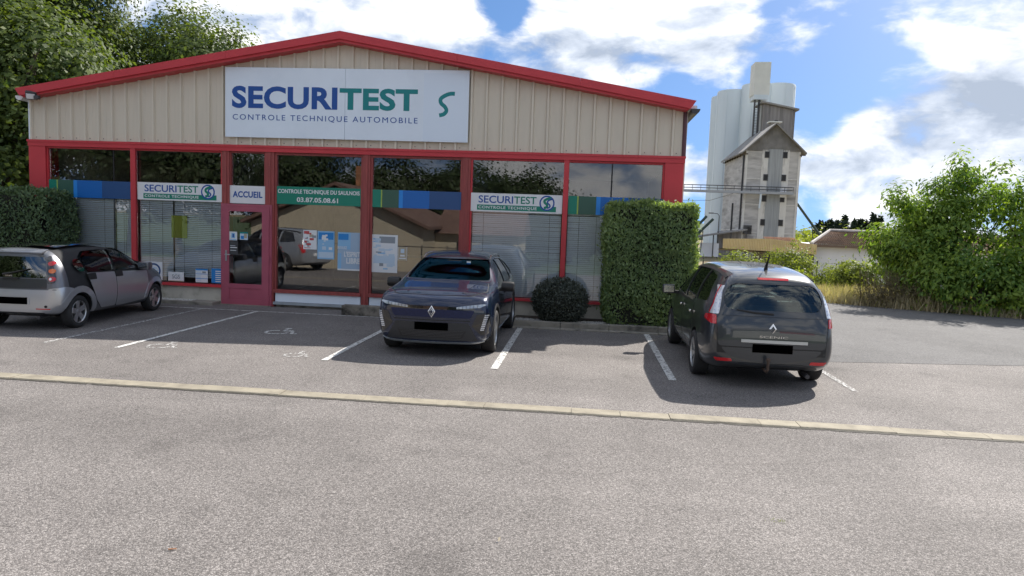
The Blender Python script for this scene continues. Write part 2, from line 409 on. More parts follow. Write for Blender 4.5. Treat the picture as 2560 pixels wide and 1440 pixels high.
M_ROOF = mat('grey_roof_sheet', (.25, .25, .25), .5, var=.1, vscale=1)
M_WHITEBOARD = mat('white_board', (.78, .86, .95), .45, var=.04, vscale=1, dark=(.68, .76, .86), dscale=.8, damt=.4)
M_WHITE = mat('white_plastic', (.75, .76, .78), .4)
M_PAPER = mat('paper_white', (.72, .74, .76), .6)
M_BLUE = mat('sign_blue', (.006, .075, .33), .4)
M_TEAL = mat('sign_teal', (.0, .22, .23), .4)
M_GREEN = mat('sign_green', (.0, .21, .14), .4)
M_GREEN2 = mat('band_dark_green', (.035, .105, .075), .4)
M_LIME = mat('band_lime', (.30, .42, .07), .4)
M_SKYBLUE = mat('band_sky_blue', (.02, .25, .72), .4)
M_BLUE2 = mat('band_blue', (.005, .13, .46), .4)
M_NAVY = mat('band_navy', (.018, .075, .22), .4)
M_BLACK = mat('black_plastic', (.012, .012, .013), .5)
M_PLATE = mat('plate_black', (.001, .001, .001), 1, spec=0)
M_RUBBER = mat('tyre_rubber', (.022, .022, .023), .8, var=.2, vscale=12)
M_ALLOY = mat('alloy_wheel', (.55, .56, .57), .3, metal=.9)
M_CHROME = mat('chrome_trim', (.72, .72, .72), .16, metal=1)
M_DARKGREY = mat('dark_grey_metal', (.07, .07, .075), .5, metal=.4)
M_INT = mat('dark_interior', (.02, .021, .023), .8)
M_ROOM = mat('room_grey', (.16, .15, .14), .9, var=.1)
M_BLIND = mat('blind_slat', (.80, .91, .98), .6)
M_WINGLASS = glass_mat('shop_glass', (1, 1, 1), .035)
M_CARGLASS = glass_mat('car_glass', (.78, .86, .85), .03, ior=1.3)
M_DARKGLASS = glass_mat('privacy_glass', (.10, .115, .12), .07)
M_REDLAMP = mat('red_lamp', (.55, .012, .018), .15, coat=1)
M_ORANGELAMP = mat('orange_lamp', (.75, .16, .015), .15, coat=1)
M_CLEARLAMP = mat('clear_lamp', (.72, .75, .80), .12, metal=.35, coat=1)
M_TILE = mat('clay_tile', (.33, .15, .075), .85, var=.35, vscale=3, dark=(.14, .09, .07), dscale=.9, damt=.8)
M_BARK = mat('bark', (.09, .07, .05), .9, var=.3, vscale=6, stretch=(3, 3, .6), bump=.6)

# ------------------------------------------------------------------ ground
def gz(y):
    if y > 9: return -2*min(1, (y-9)/26)
    if y < -12.6: return -1*min(1, (-12.6-y)/5.4)
    return 0.0
YS = [-4000, -800, -200, -60, -30, -18, -12.6, -4, 4, 9, 22, 35, 60, 120, 300, 900, 4000]
def sheet(name, poly_or_rect, m, dz, **k):
    mb = MB()
    x0, x1, ys = poly_or_rect
    for a, b in zip(ys, ys[1:]): mb.quad((x0, a, gz(a)+dz), (x1, a, gz(a)+dz), (x1, b, gz(b)+dz), (x0, b, gz(b)+dz))
    return obj(name, mb, m, fix=False, **k)
sheet('ground', (-4000, 4000, YS), M_GROUND, -.004, kind='structure', label='flat dry earth and grass running out to the horizon', cat='ground')
sheet('meadow', (-900, 900, [-800, -200, -60, -30]), mat('meadow_green', (.05, .085, .025), .95, var=.3, vscale=.4, bump=.5, bscale=3), 0, kind='structure', label='dark green meadow across the road', cat='meadow')
lot = sheet('parking_lot', (-60, 40, [-30, -18, -12.6, 5.4]), M_LOT, 0, kind='structure', label='grey chip-seal asphalt parking lot in front of the building', cat='parking lot')
mb = MB(); mb.poly([(8.4, -3.80, .004), (9.63, -3.53, .004), (13.08, -2.89, .004), (20, -1.9, .004), (34, -.5, .004), (34, 1.2, .004), (21.5, 3.55, .004), (17.7, 5.0, .004), (15.3, 6.1, .004), (13.2, 7.25, .004), (11.5, 8.9, .004), (8.4, 8.9, .004)])
obj('driveway', mb, M_ROAD, fix=False, kind='structure', label='smoother grey asphalt driveway right of the building', cat='driveway')

def line(x0, x1, y0, y1, m=None, n=1):
    mb = MB()
    mb.quad((x0, y0, .009), (x1, y0, .009), (x1, y1, .009), (x0, y1, .009))
    return obj('parking_line', mb, m or M_WHITE_MARK, lot, fix=False)
line(-2.83, -2.75, -5.6, -1.0, M_FAINT_MARK); line(-1.585, -1.495, -5.66, -1.02)
line(1.71, 1.81, -5.72, -1.1); line(4.22, 4.33, -5.64, -1.28); line(6.755, 6.865, -5.74, -1.30); line(9.21, 9.29, -5.78, -1.3, M_FAINT_MARK)
line(-3.9, 1.6, -1.015, -.955)
def wheelchair(cx, cy, s, m):
    mb = MB(); T = lambda p: (cx+p[0]*s, cy+p[1]*s, .0095)
    ribbon_mb(mb, [(.32*math.cos(a)-.08, .32*math.sin(a)-.12) for a in [R(t) for t in range(100, 361, 20)]], .09, T)
    ribbon_mb(mb, [(-.02, .42), (.02, .12), (.30, .10), (.42, -.28), (.56, -.24)], .10, T)
    ribbon_mb(mb, [(0, .28), (.26, .26)], .08, T)
    mb.poly([T((.10*math.cos(a)-.04, .10*math.sin(a)+.60)) for a in [R(t) for t in range(0, 360, 30)]])
    return obj('wheelchair_symbol', mb, m, lot, fix=False)
wheelchair(.10, -3.45, .62, M_WHITE_MARK).rotation_euler = (0, 0, 0)
wheelchair(-1.0, -5.30, .52, M_FAINT_MARK); wheelchair(1.22, -5.42, .42, M_FAINT_MARK)

# a row of flush kerb stones across the lot
kerb = thing('kerb', 'pale yellowish concrete kerb line crossing the whole lot', 'kerb', kind='structure')
x = -9.0; kr = random.Random(3)
while x < 24:
    l = kr.choice([.98, 1.0, 1.0, .97, .55, .42, 1.0])
    a = kr.uniform(-.006, .006); dz = kr.uniform(-.004, .004)
    y0, y1 = -7.83+a, -7.61+a
    mb = MB(); mb.prism([(y0, -.08), (y1, -.08), (y1, .016+dz), (y0+.012, .014+dz), (y0, .004+dz)], 'x', x+.003, x+l-.003)
    obj('kerb_stone', mb, M_KERB, kerb)
    x += l
# dark joint the lower lot leaves below the kerb
mb = MB(); mb.quad((-9, -7.87, .005), (24, -7.87, .005), (24, -7.82, .005), (-9, -7.82, .005)); obj('kerb_joint', mb, paint_mark_mat('dirt_joint', (.05, .045, .035), .42, 5), kerb, fix=False)

# ------------------------------------------------------------------ the building
HW, ZB, ZE, ZA = 7.58, 3.66, 4.67, 6.03          # half width, band top, wall top at eaves, wall top at ridge
bld = thing('garage_building', 'long beige garage building with red trim and glazed shopfront', 'building')
def ztop(x): return ZE + (ZA-ZE)*(1-abs(x)/HW)
# cladding panels, each with its standing rib
step = 2*HW/45
for i in range(45):
    a = -HW+i*step; b = a+step
    pts = [(a, ZB-.02), (b-.002, ZB-.02), (b-.002, ztop(b))] + ([(0, ZA)] if a < 0 < b else []) + [(a, ztop(a))]
    mb = MB().prism(pts, 'y', -.018, .012)
    n0 = len(mb.v); zz = min(ztop(a), ztop(a+.075)); prf = [(a+.002, -.0185), (a+.014, -.080), (a+.054, -.080), (a+.072, -.0185)]
    for z_ in (ZB-.02, zz): mb.v += [(p_, q_, z_) for p_, q_ in prf]
    for k_ in range(3): mb.f.append((n0+k_, n0+k_+1, n0+k_+5, n0+k_+4)); mb.m.append(0)
    mb.f += [(n0, n0+1, n0+2, n0+3), (n0+7, n0+6, n0+5, n0+4), (n0+3, n0, n0+4, n0+7)]; mb.m += [0]*3
    # shallow stiffening crease in mid panel
    c = (a+b)/2+.02; mb.prism([(c-.012, ZB-.018), (c+.012, ZB-.018), (c+.012, min(ztop(c-.012), ztop(c+.012))), (c-.012, min(ztop(c-.012), ztop(c+.012)))], 'y', -.023, -.0185)
    obj('cladding_panel', mb, M_CLAD, bld)
# screws along the foot of the cladding
mb = MB()
for i in range(0, 45): mb.box(-HW+i*step+.12, -HW+i*step+.14, -.026, -.0185, ZB+.075, ZB+.09)
obj('screw_row', mb, M_DARKGREY, bld, kind='stuff')
# roof: two sheets, verge trims
for s in (-1, 1):
    X1 = s*7.60
    zr = lambda x, d=0: 6.155 - (6.155-4.805)*abs(x)/7.69 + d
    mb = MB()
    mb.prism([(0, zr(0, -.02)), (X1, zr(X1, -.02)), (X1, zr(X1, -.10)), (0, zr(0, -.10))], 'y', -.20, 21)
    obj('roof_sheet', mb, M_ROOF, bld)
    t = MB(); xs = [0, s*2.6, s*5.25, s*7.69]
    o = MB()
    for a, b in zip(xs, xs[1:]):
        g = .004*s
        o.prism([(a+g*(a != 0), zr(a)), (b, zr(b)), (b-(.11*s if b == xs[-1] else 0), zr(b, -.165)), (a+g*(a != 0), zr(a, -.165))], 'y', -.36, -.2005)
    t = obj('verge_trim', o, M_RED, bld)
    o = MB().prism([(0, zr(0, -.16)), (s*7.585, zr(7.585, -.16)), (s*7.52, zr(7.52, -.225)), (0, zr(0, -.225))], 'y', -.315, -.03)
    obj('lip', o, M_RED, t)
    # eave soffit and gutter seen from below
    o = MB()
    for k in range(40): o.box(s*7.59, s*7.74, -.15+k*.5, .08+k*.5, 4.64, 4.74)
    obj('eave_rafters', o, M_WHITEBOARD, bld, kind='stuff')
    mb = MB().box(min(s*HW, s*(HW-.15)), max(s*HW, s*(HW-.15)), .02, 20, -2, 4.66); obj('side_wall', mb, M_CLAD, bld)
    mb = MB(); prof = [(s*7.70+.10*math.cos(R(t)), 4.66+.10*math.sin(R(t))) for t in range(180, 361, 20)]
    mb.prism(prof, 'y', -.22, 20); obj('gutter', mb, M_WHITE if s < 0 else M_DARKGREY, bld)
mb = MB().prism([(-HW, -2), (HW, -2), (HW, ZE), (0, ZA), (-HW, ZE)], 'y', 19.9, 20.05); obj('back_wall', mb, M_CLAD, bld)
obj('downpipe', MB().tube([(7.52, -.02, 4.62), (7.53, -.03, 3.67)], .045, 10), mat('maroon_pipe', (.10, .04, .05), .5), bld, smooth=40)
obj('corner_trim', MB().box(-7.64, -7.585, -.03, .05, 3.66, 4.64), M_WHITEBOARD, bld)
# red band, corner pillars
obj('window_head', MB().box(-7.63, 7.56, -.085, .1, 3.535, 3.665).box(-7.645, 7.575, -.10, -.0855, 3.63, 3.68), M_RED, bld)
obj('corner_pillar', MB().box(-7.62, -7.20, -.07, .35, 0, 3.534), M_RED, bld)
obj('corner_pillar', MB().box(7.15, 7.545, -.07, .35, 0, 3.534), M_RED, bld)
# plinths
obj('plinth', MB().box(-7.19, -2.87, -.02, .16, 0, .385), M_PLINTH, bld)
obj('plinth', MB().box(2.94, 7.14, -.02, .16, 0, .41), M_PLINTH, bld)
obj('plinth', MB().box(-1.56, 2.93, .0, .14, 0, .30), M_CONC, bld)
obj('white_apron', MB().box(-1.56, .46, -.05, -.002, .125, .325), M_WHITEBOARD, bld)
obj('white_apron', MB().box(.67, 2.72, -.05, -.002, .125, .325), M_WHITEBOARD, bld)
obj('foot_rail', MB().box(-1.60, 2.9, -.09, -.003, .06, .118), mat('grey_sheet', (.33, .37, .40), .5, var=.15), bld)
# windows: frame > pane
def window(x0, x1, z0, z1, fr, m, y0=-.03, y1=.05, sill=None, mull=()):
    mb = MB()
    mb.box(x0, x0+fr, y0, y1, z0, z1).box(x1-fr, x1, y0, y1, z0, z1)
    mb.box(x0+fr, x1-fr, y0+.002, y1-.002, z0, z0+fr*1.3).box(x0+fr, x1-fr, y0+.002, y1-.002, z1-fr, z1)
    w = obj('window', mb, m, bld)
    xs = [x0+fr]+[c for c in mull]+[x1-fr]
    for a, b in zip(xs, xs[1:]):
        obj('pane', MB().box(a+.003, b-.003, .022, .028, z0+fr*1.3, z1-fr), M_WINGLASS, w)
    if sill: obj('sill', MB().box(x0+.001, x1-.001, -.09, y0-.001, sill[0], sill[1]), m, w)
    return w
w1 = window(-7.195, -5.02, .40, 3.53, .035, M_RED, sill=(.39, .455), mull=(-5.55,))
w2 = window(-5.015, -2.855, .40, 3.53, .035, M_RED, sill=(.39, .455))
obj('mullion', MB().box(-5.075, -4.955, -.075, -.031, .456, 3.534), M_RED, bld)
w3 = window(-2.67, -1.82, 2.29, 3.53, .03, M_REDWOOD)
w4 = window(-1.60, .475, .33, 3.53, .05, M_REDWOOD, sill=(.33, .41))
w5 = window(.645, 2.745, .33, 3.53, .05, M_REDWOOD, sill=(.33, .41))
w6 = window(2.925, 5.035, .41, 3.53, .04, M_RED, sill=(.405, .465))
w7 = window(5.04, 7.148, .41, 3.53, .04, M_RED, sill=(.405, .465), mull=(6.03,))
obj('mullion', MB().box(4.985, 5.095, -.075, -.031, .466, 3.534), M_RED, bld)
obj('frame_strip', MB().box(6.015, 6.045, .008, .021, .47, 3.49), M_BLACK, w7)
obj('frame_strip', MB().box(-5.56, -5.54, .008, .021, .47, 3.49), M_BLACK, w1)
for a, b in ((-2.853, -2.672), (-1.815, -1.602), (.477, .643), (2.747, 2.923)):
    p = MB().box(a, b, -.06, .12, 0 if a < 2 else 0, 3.534)
    c = (a+b)/2; p.box(c-.03, c+.03, -.075, -.0605, .05, 3.53)
    obj('post', p, M_REDWOOD, bld)
# door
dr = obj('door', MB().box(-2.80, -2.66, -.10, -.061, .02, 2.285).box(-1.87, -1.70, -.10, -.061, .02, 2.285).box(-2.659, -1.871, -.10, -.061, 2.17, 2.284)
         .box(-2.659, -1.871, -.10, -.061, .02, .13).box(-2.659, -1.871, -.10, -.061, .40, .50), M_DOOR, bld)
obj('door_frame', MB().box(-2.86, -2.801, -.085, -.0605, 0, 2.34).box(-1.699, -1.64, -.085, -.0605, 0, 2.34).box(-2.80, -1.70, -.085, -.0605, 2.287, 2.34), M_DOOR, dr)
obj('pane', MB().box(-2.659, -1.871, -.08, -.074, .50, 2.17), M_WINGLASS, dr)
obj('lower_panel', MB().box(-2.659, -1.871, -.085, -.07, .13, .40), M_DOOR, dr)
obj('handle_plate', MB().box(-2.745, -2.705, -.112, -.101, 1.02, 1.27), M_ALLOY, dr)
obj('handle', MB().tube([(-2.725, -.11, 1.17), (-2.725, -.16, 1.17), (-2.60, -.16, 1.17)], .011, 8), M_ALLOY, dr, smooth=40)
for z in (.2, 1.1, 2.05): obj('hinge', MB().tube([(-1.69, -.105, z-.06), (-1.69, -.105, z+.06)], .014, 8), M_DOOR, dr, smooth=40)
obj('door_step', MB().box(-2.85, -1.65, -.16, .1, 0, .018), M_CONC, bld)
# the dim room behind the shopfront
obj('room_floor', MB().box(-7.4, 7.4, .17, 7, .0, .03), mat('room_floor_tile', (.14, .12, .10), .6, var=.1), bld)
obj('room_ceiling', MB().box(-7.4, 7.4, .17, 7, 3.56, 3.62), M_ROOM, bld)
obj('room_back_wall', MB().box(-7.4, 7.4, 6.9, 7.0, .03, 3.56), M_ROOM, bld)
for x in (-2.75, 2.84): obj('room_partition', MB().box(x-.05, x+.05, .2, 6.9, .03, 3.56), M_ROOM, bld)
desk = thing('reception_desk', 'dark reception desk behind the middle shop windows', 'desk', (.6, 4.2, .03))
obj('front_panel', MB().box(-1.6, 1.6, 0, .04, 0, 1.02), mat('desk_wood', (.12, .07, .04), .5, var=.2, stretch=(1, 6, 6)), desk); obj('top', MB().box(-1.7, 1.7, -.08, .7, 1.021, 1.06), M_DARKGREY, desk)

# floodlight under the left eave
fl = thing('floodlight', 'small grey floodlight fixed under the left end of the red verge', 'floodlight', (-7.28, -.36, 4.66))
obj('housing', MB().prism([(0, -.10), (-.06, .06), (.03, .10), (.12, .02), (.10, -.10)], 'x', -.11, .11), M_DARKGREY, fl, rot=(0, 0, .5), bevel=.012)
obj('lens', MB().box(-.085, .085, -.085, -.062, -.07, .045), M_CLEARLAMP, fl, rot=(.45, 0, .5))
obj('bracket', MB().box(-.02, .02, .08, .34, .0, .03), M_DARKGREY, fl)
obj('sensor', MB().box(.10, .22, -.06, .02, -.10, -.02), M_DARKGREY, fl, bevel=.015)

# ------------------------------------------------------------------ signs
sb = thing('sign_board', 'large white sign board with blue and teal lettering on the gable', 'sign', (0, 0, 0))
obj('panel', MB().box(-2.735, .058, -.125, -.085, 3.85, 5.40), M_WHITEBOARD, sb, bevel=.004)
obj('panel', MB().box(.064, 2.845, -.125, -.085, 3.85, 5.40), M_WHITEBOARD, sb, bevel=.004)
obj('batten', MB().box(-2.6, 2.7, -.0845, -.0805, 4.0, 4.08), M_DARKGREY, sb); obj('batten', MB().box(-2.6, 2.7, -.0845, -.0805, 5.15, 5.23), M_DARKGREY, sb)
obj('patch', MB().box(1.84, 2.81, -.1275, -.1255, 3.88, 5.33), mat('sign_patch', (.74, .83, .94), .4), sb)
obj('lettering', text_mb('SECURI', -2.575, -.115, 4.495, 4.99, -.129, .035, 1.04), M_BLUE, sb, label='large bold blue lettering', fix=False)
obj('lettering', text_mb('TEST', -.065, 1.71, 4.50, 4.98, -.129, .035, 1.04), M_TEAL, sb, label='large bold teal lettering', fix=False)
obj('lettering', text_mb('CONTROLE TECHNIQUE AUTOMOBILE', -2.555, 1.715, 4.215, 4.36, -.129, .0, 1.28), M_BLUE, sb, label='thin spaced blue lettering below the large letters', fix=False)
def s_curve(cx, cz, h, n=16, flat=True):
    """the S stroke of the emblem, from top right to bottom left"""
    K = [(.50, .50), (.30, .50), (.06, .42), (-.16, .26), (-.14, .06), (.04, -.10), (.12, -.28), (.0, -.44), (-.22, -.50)]
    out = []
    for i in range(len(K)-1):
        p0, p1, p2, p3 = K[max(i-1, 0)], K[i], K[i+1], K[min(i+2, len(K)-1)]
        for q in range(4):
            t = q/4; out.append(tuple(.5*((2*b)+(-a+c)*t+(2*a-5*b+4*c-d)*t*t+(-a+3*b-3*c+d)*t**3) for a, b, c, d in zip(p0, p1, p2, p3)))
    out.append(K[-1])
    return [(cx+x*h, cz+z*h) for x, z in out]
def emblem_s(cx, cz, h, w, y): 
    mb = MB(); return ribbon_mb(mb, s_curve(cx, cz, h), w, lambda p: (p[0], y, p[1]))
obj('emblem', emblem_s(2.30, 4.66, .47, .085, -.1285), M_TEAL, sb, fix=False, label='teal S shaped stroke')

YS_ = -.034   # window signs stand just in front of the panes
def shop_sign(x0, x1, z0, z1, label):
    t = thing('window_sign', label, 'sign', group=None)
    obj('board', MB().box(x0, x1, YS_, YS_+.004, z0, z1), M_WHITE, t)
    w, h = x1-x0, z1-z0; P = lambda u: x0+u*w; Q = lambda v: z0+v*h; y = YS_-.004
    obj('green_bar', MB().box(P(.07), P(.935), YS_-.0015, YS_-.0003, Q(.08), Q(.37)), M_GREEN, t)
    obj('lettering', text_mb('SECURI', P(.085), P(.465), Q(.47), Q(.87), y, .012), M_BLUE, t, fix=False)
    obj('lettering', text_mb('TEST', P(.475), P(.72), Q(.47), Q(.87), y, .012), M_GREEN, t, fix=False)
    obj('lettering', text_mb('CONTROLE TECHNIQUE', P(.085), P(.725), Q(.13), Q(.31), y, .02, 1.15), M_WHITE, t, fix=False)
    cx, cz, r_ = P(.835), Q(.55), h*.40
    disc = MB().poly([(cx+r_*math.cos(R(a)), YS_-.0025, cz+r_*math.sin(R(a))) for a in range(0, 360, 12)])
    obj('disc', disc, M_WHITE, t)
    ring = MB(); ribbon_mb(ring, [(cx+r_*.94*math.cos(R(a)), cz+r_*.94*math.sin(R(a))) for a in range(0, 361, 12)], r_*.2, lambda p: (p[0], YS_-.0035, p[1]))
    obj('ring', ring, M_BLUE, t, fix=False)
    obj('emblem', emblem_s(cx-.02, cz, r_*1.3, r_*.34, YS_-.0036), M_GREEN, t, fix=False); obj('emblem', emblem_s(cx+.045, cz-.01, r_*1.2, r_*.2, YS_-.0044), M_BLUE, t, fix=False)
shop_sign(-4.93, -2.86, 2.365, 2.77, 'white window sign with round S emblem, directly left of the door')
shop_sign(2.945, 4.975, 2.365, 2.77, 'white window sign with round S emblem, right of the blue car')
def band(x0, x1, z0, z1, label, cut=None):
    t = thing('window_band', label, 'banner')
    fr = [(0, .095, M_GREEN, 'green_field'), (.095, .11, M_LIME, 'lime_stripe'), (.11, .30, M_GREEN2, 'dark_green_field'), (.30, .345, M_SKYBLUE, 'light_blue_stripe'), (.345, .645, M_BLUE2, 'blue_field'), (.645, 1, M_NAVY, 'navy_field')]
    for a, b, m, n in fr: obj(n, MB().box(x0+a*(x1-x0), x0+b*(x1-x0)-.0004, YS_, YS_+.004, z0, z1), m, t)
band(-7.155, -5.08, 2.36, 2.765, 'green and blue striped band across the leftmost shop window')
band(.70, 2.725, 2.375, 2.77, 'green and blue striped band above the blue car')
band(5.105, 7.14, 2.37, 2.765, 'green and blue striped band partly behind the tall clipped hedge')
t = thing('window_sign', 'white ACCUEIL sign above the maroon door', 'sign')
obj('board', MB().box(-2.675, -1.825, YS_, YS_+.004, 2.355, 2.76), M_WHITE, t)
obj('lettering', text_mb('ACCUEIL', -2.60, -1.89, 2.49, 2.635, YS_-.004, .03, 1.05), M_BLUE, t, fix=False)
t = thing('window_sign', 'green sign with centre name and phone number beside the door', 'sign')
obj('board', MB().box(-1.545, .425, YS_, YS_+.004, 2.375, 2.775), M_GREEN, t)
obj('lettering', text_mb('CONTROLE TECHNIQUE DU SAULNOIS', -1.52, .40, 2.605, 2.715, YS_-.004, .02), M_WHITE, t, fix=False)
obj('lettering', text_mb('03.87.05.08.61', -1.07, -.10, 2.43, 2.54, YS_-.004, .02), M_WHITE, t, fix=False)

def poster(name, x0, x1, z0, z1, bg, blocks, label, y=.016, texts=()):
    t = thing(name, label, 'poster')
    obj('sheet', MB().box(x0, x1, y, y+.002, z0, z1), bg, t)
    by = {}
    for k_, (u0, v0, u1, v1, m) in enumerate(blocks): by.setdefault(m.name, (m, MB()))[1].quad(*[(x0+u*(x1-x0), y-.0004-.0001*k_, z0+v*(z1-z0)) for u, v in ((u0, v0), (u1, v0), (u1, v1), (u0, v1))])
    for m, b in by.values(): obj('print', b, m, t, fix=False)
    for s, u0, u1, v0, v1, m, bo in texts: obj('lettering', text_mb(s, x0+u0*(x1-x0), x0+u1*(x1-x0), z0+v0*(z1-z0), z0+v1*(z1-z0), y-.0055, bo), m, t, fix=False)
    return t
C_BL = mat('print_light_blue', (.25, .48, .72), .6); C_BB = mat('print_blue', (.02, .22, .58), .6); C_GR = mat('print_grey', (.26, .29, .32), .6); C_RD = mat('print_red', (.5, .08, .08), .6)
C_YG = mat('yellow_green_sheet', (.36, .44, .05), .6); C_BE = mat('print_beige', (.42, .36, .26), .6); C_SK = mat('print_pale_blue', (.50, .62, .74), .6)
pr = random.Random(5)
def rblocks(n, ms, sx=(.1, .35), sz=(.04, .14)):
    out = []
    for i in range(n):
        u = pr.uniform(.05, .7); v = pr.uniform(.05, .85); out.append((u, v, min(.95, u+pr.uniform(*sx)), min(.95, v+pr.uniform(*sz)), pr.choice(ms)))
    return out
lines_ = lambda n, a, b, m: [(a, .08+.84*i/n, b, .08+.84*i/n+.4/n, m) for i in range(n)]
poster('poster', -.93, -.61, 1.36, 1.80, M_PAPER, [(.05, .80, .45, .95, C_RD), (.08, .06, .55, .09, C_RD)]+rblocks(12, [C_RD, C_GR, C_BE]), 'small white and red poster in the window right of the door')
poster('poster', -.59, -.19, 1.15, 1.79, C_BL, [(.06, .70, .94, .95, C_BB), (.06, .05, .94, .25, C_SK)]+rblocks(9, [C_SK, M_PAPER, C_BB]), 'light blue poster in the window right of the door')
poster('advert', -.11, .435, .91, 1.78, mat('advert_blue_grey', (.34, .46, .60), .6), [(0, 0, .16, .45, C_BL), (0, .55, .55, 1, C_BL), (.02, .80, .46, .96, C_BB), (0, 0, 1, .04, M_PAPER)], 'pale blue advert reading LIBRE beside the wide red post',
       texts=[('ROULEZ', -.0, .40, .56, .63, M_PAPER, .02), ("L'ESPRIT", .28, .97, .36, .50, M_PAPER, .03), ('LIBRE', .38, .97, .18, .33, M_PAPER, .035)])
poster('poster', .68, 1.29, .90, 1.76, M_PAPER, [(.30, .78, .90, .95, C_GR), (.06, .86, .26, .90, C_BL), (.06, .80, .26, .83, C_BL), (.08, .24, .90, .44, C_SK)]+rblocks(22, [C_BL, C_GR, C_SK, C_SK], (.06, .3), (.02, .08)), 'large white information sheet left of the blue car roof')
poster('notice', 1.30, 1.51, 1.19, 1.50, C_BE, [(.12, .12, .88, .2, M_PAPER), (.25, .3, .75, .42, M_PAPER), (.3, .55, .7, .85, C_SK), (0, 0, .04, 1, M_PAPER), (.96, 0, 1, 1, M_PAPER)], 'small beige notice next to the large white sheet')
t = poster('certificate', -4.80, -4.36, .50, .92, M_PAPER, [(.32, .62, .68, .66, C_BL), (.25, .5, .75, .54, C_BL), (.3, .4, .7, .43, C_BL), (.35, .28, .6, .31, C_GR)], 'white certificate with a dark blue ring standing in the window')
rg = MB(); ribbon_mb(rg, [(-4.58+.155*math.cos(R(a)), .71+.155*math.sin(R(a))) for a in range(-60, 290, 10)], .04, lambda p: (p[0], .0135, p[1])); obj('ring', rg, M_NAVY, t, fix=False)
poster('card', -4.22, -3.83, .48, .70, M_PAPER, [(.02, 0, .98, .07, C_BE)], 'white card with three grey letters standing on the window sill', texts=[('SGS', .25, .75, .28, .72, C_GR, .0)])
poster('leaflet', -3.54, -3.24, .48, .80, M_PAPER, [(0, .88, 1, 1, C_BB), (0, .60, 1, .64, C_BB), (0, .26, 1, .30, C_BB), (.55, .68, .85, .82, C_GR)]+lines_(7, .06, .45, C_SK), 'white and blue leaflet left of the blue one on the sill')
poster('leaflet', -3.15, -2.89, .48, .82, C_BB, lines_(6, .38, .92, M_PAPER), 'blue leaflet with white lines on the sill beside the door')
poster('notice', -4.15, -3.76, 1.50, 2.02, C_YG, [], 'plain yellow green sheet in the window left of the door', y=.045)
poster('sticker', -2.655, -2.47, 1.50, 1.70, M_PAPER, [(.1, .05, .9, .15, C_BL), (.25, .25, .75, .85, C_BL), (.40, .35, .6, .75, M_BLUE)], 'white sticker with blue emblem on the door glass', y=-.0865)
poster('sticker', -2.40, -2.21, 1.52, 1.70, C_SK, [(.1, .1, .5, .5, C_BB), (.5, .2, .9, .8, C_BE), (0, .8, 1, 1, M_TEAL)], 'small teal and blue picture sticker on the door glass', y=-.0865)
poster('sticker', -2.655, -2.45, 1.17, 1.48, M_DARKGREY, [(.1, .50, .9, .56, M_PAPER), (.1, .30, .8, .34, M_PAPER), (.1, .65, .7, .68, M_PAPER)], 'dark grey opening notice on the door glass above the handle', y=-.0865)

# venetian blinds: slats too fine to pick apart
def blind(x0, x1, z0, z1, label, tilt=.62, m=None, gap=0):
    t = thing('venetian_blind', label, 'blind', group='venetian blinds in the shop windows')
    mb = MB(); z = z0; p = .044; w = .0425
    rr_ = random.Random(int(x0*100))
    while z < z1:
        dz = math.sin(tilt)*w/2; dy = math.cos(tilt)*w/2; e = rr_.uniform(-.004, .004)
        mb.quad((x0, .075-dy, z-dz+e), (x1, .075-dy, z-dz-e), (x1, .075+dy, z+dz-e), (x0, .075+dy, z+dz+e)); z += p
    obj('slats', mb, M_BLIND, t, fix=False, kind='stuff')
    obj('head_rail', MB().box(x0, x1, .055, .095, z1, z1+.04), M_BLIND, t)
    obj('cord', MB().tube([(x0+.25, .05, z0), (x0+.25, .05, z1)], .003, 5).tube([(x1-.25, .05, z0), (x1-.25, .05, z1)], .003, 5), M_DARKGREY, t)
blind(-7.15, -5.57, .48, 2.36, 'pale venetian blind in the leftmost shop window', 1.0)
blind(-5.53, -5.08, .48, 2.36, 'narrow venetian blind strip beside the leftmost red mullion', 1.0)
blind(-4.94, -4.12, .60, 2.34, 'venetian blind behind the certificate with the blue ring', 1.0)
blind(-4.08, -2.90, .60, 2.34, 'venetian blind behind the blue leaflets left of the door', .95)
blind(2.98, 4.96, .50, 2.34, 'white venetian blind in the window right of the blue car', 1.22)
blind(5.11, 5.99, .50, 2.34, 'white venetian blind between the red mullion and the tall hedge', 1.22)
blind(6.07, 7.10, .50, 2.34, 'white venetian blind mostly hidden behind the tall clipped hedge', 1.22)

# kerbs, block and gravel at the foot of the wall
pk = thing('bed_kerb', 'mossy concrete kerb edging the planting bed under the hedge', 'kerb', kind='structure')
xs = [4.10, 5.08, 6.07, 7.06, 8.05]
for a, b in zip(xs, xs[1:]): obj('kerb_stone', MB().box(a+.004, b-.004, -1.25, -1.10, -.05, .125), M_CONC, pk, bevel=.012)
for a, b in zip(xs, xs[1:]): obj('kerb_slab', MB().box(a+.006, b-.006, -1.46, -1.255, -.05, .022), M_CONC, pk, bevel=.006)
obj('planting_bed', MB().box(4.05, 8.4, -1.095, -.08, -.02, .09), mat('bed_soil', (.06, .05, .038), .95, var=.4, vscale=9, bump=.8), kind='structure', label='dark soil strip between kerb and wall', cat='planting bed')
obj('concrete_block', MB().box(.30, 1.75, -.86, -.62, 0, .215), mat('mossy_block', (.22, .20, .17), .95, var=.25, vscale=4, dark=(.02, .02, .018), dscale=3, damt=.95, bump=.6, bscale=25), bevel=.012, label='weathered concrete kerb block lying in front of the blue car', cat='concrete block')
obj('concrete_strip', MB().box(-7.1, -2.9, -.42, -.025, -.02, .075), M_CONC, kind='structure', label='concrete strip along the left plinth', cat='pavement', bevel=.01)
gv = []
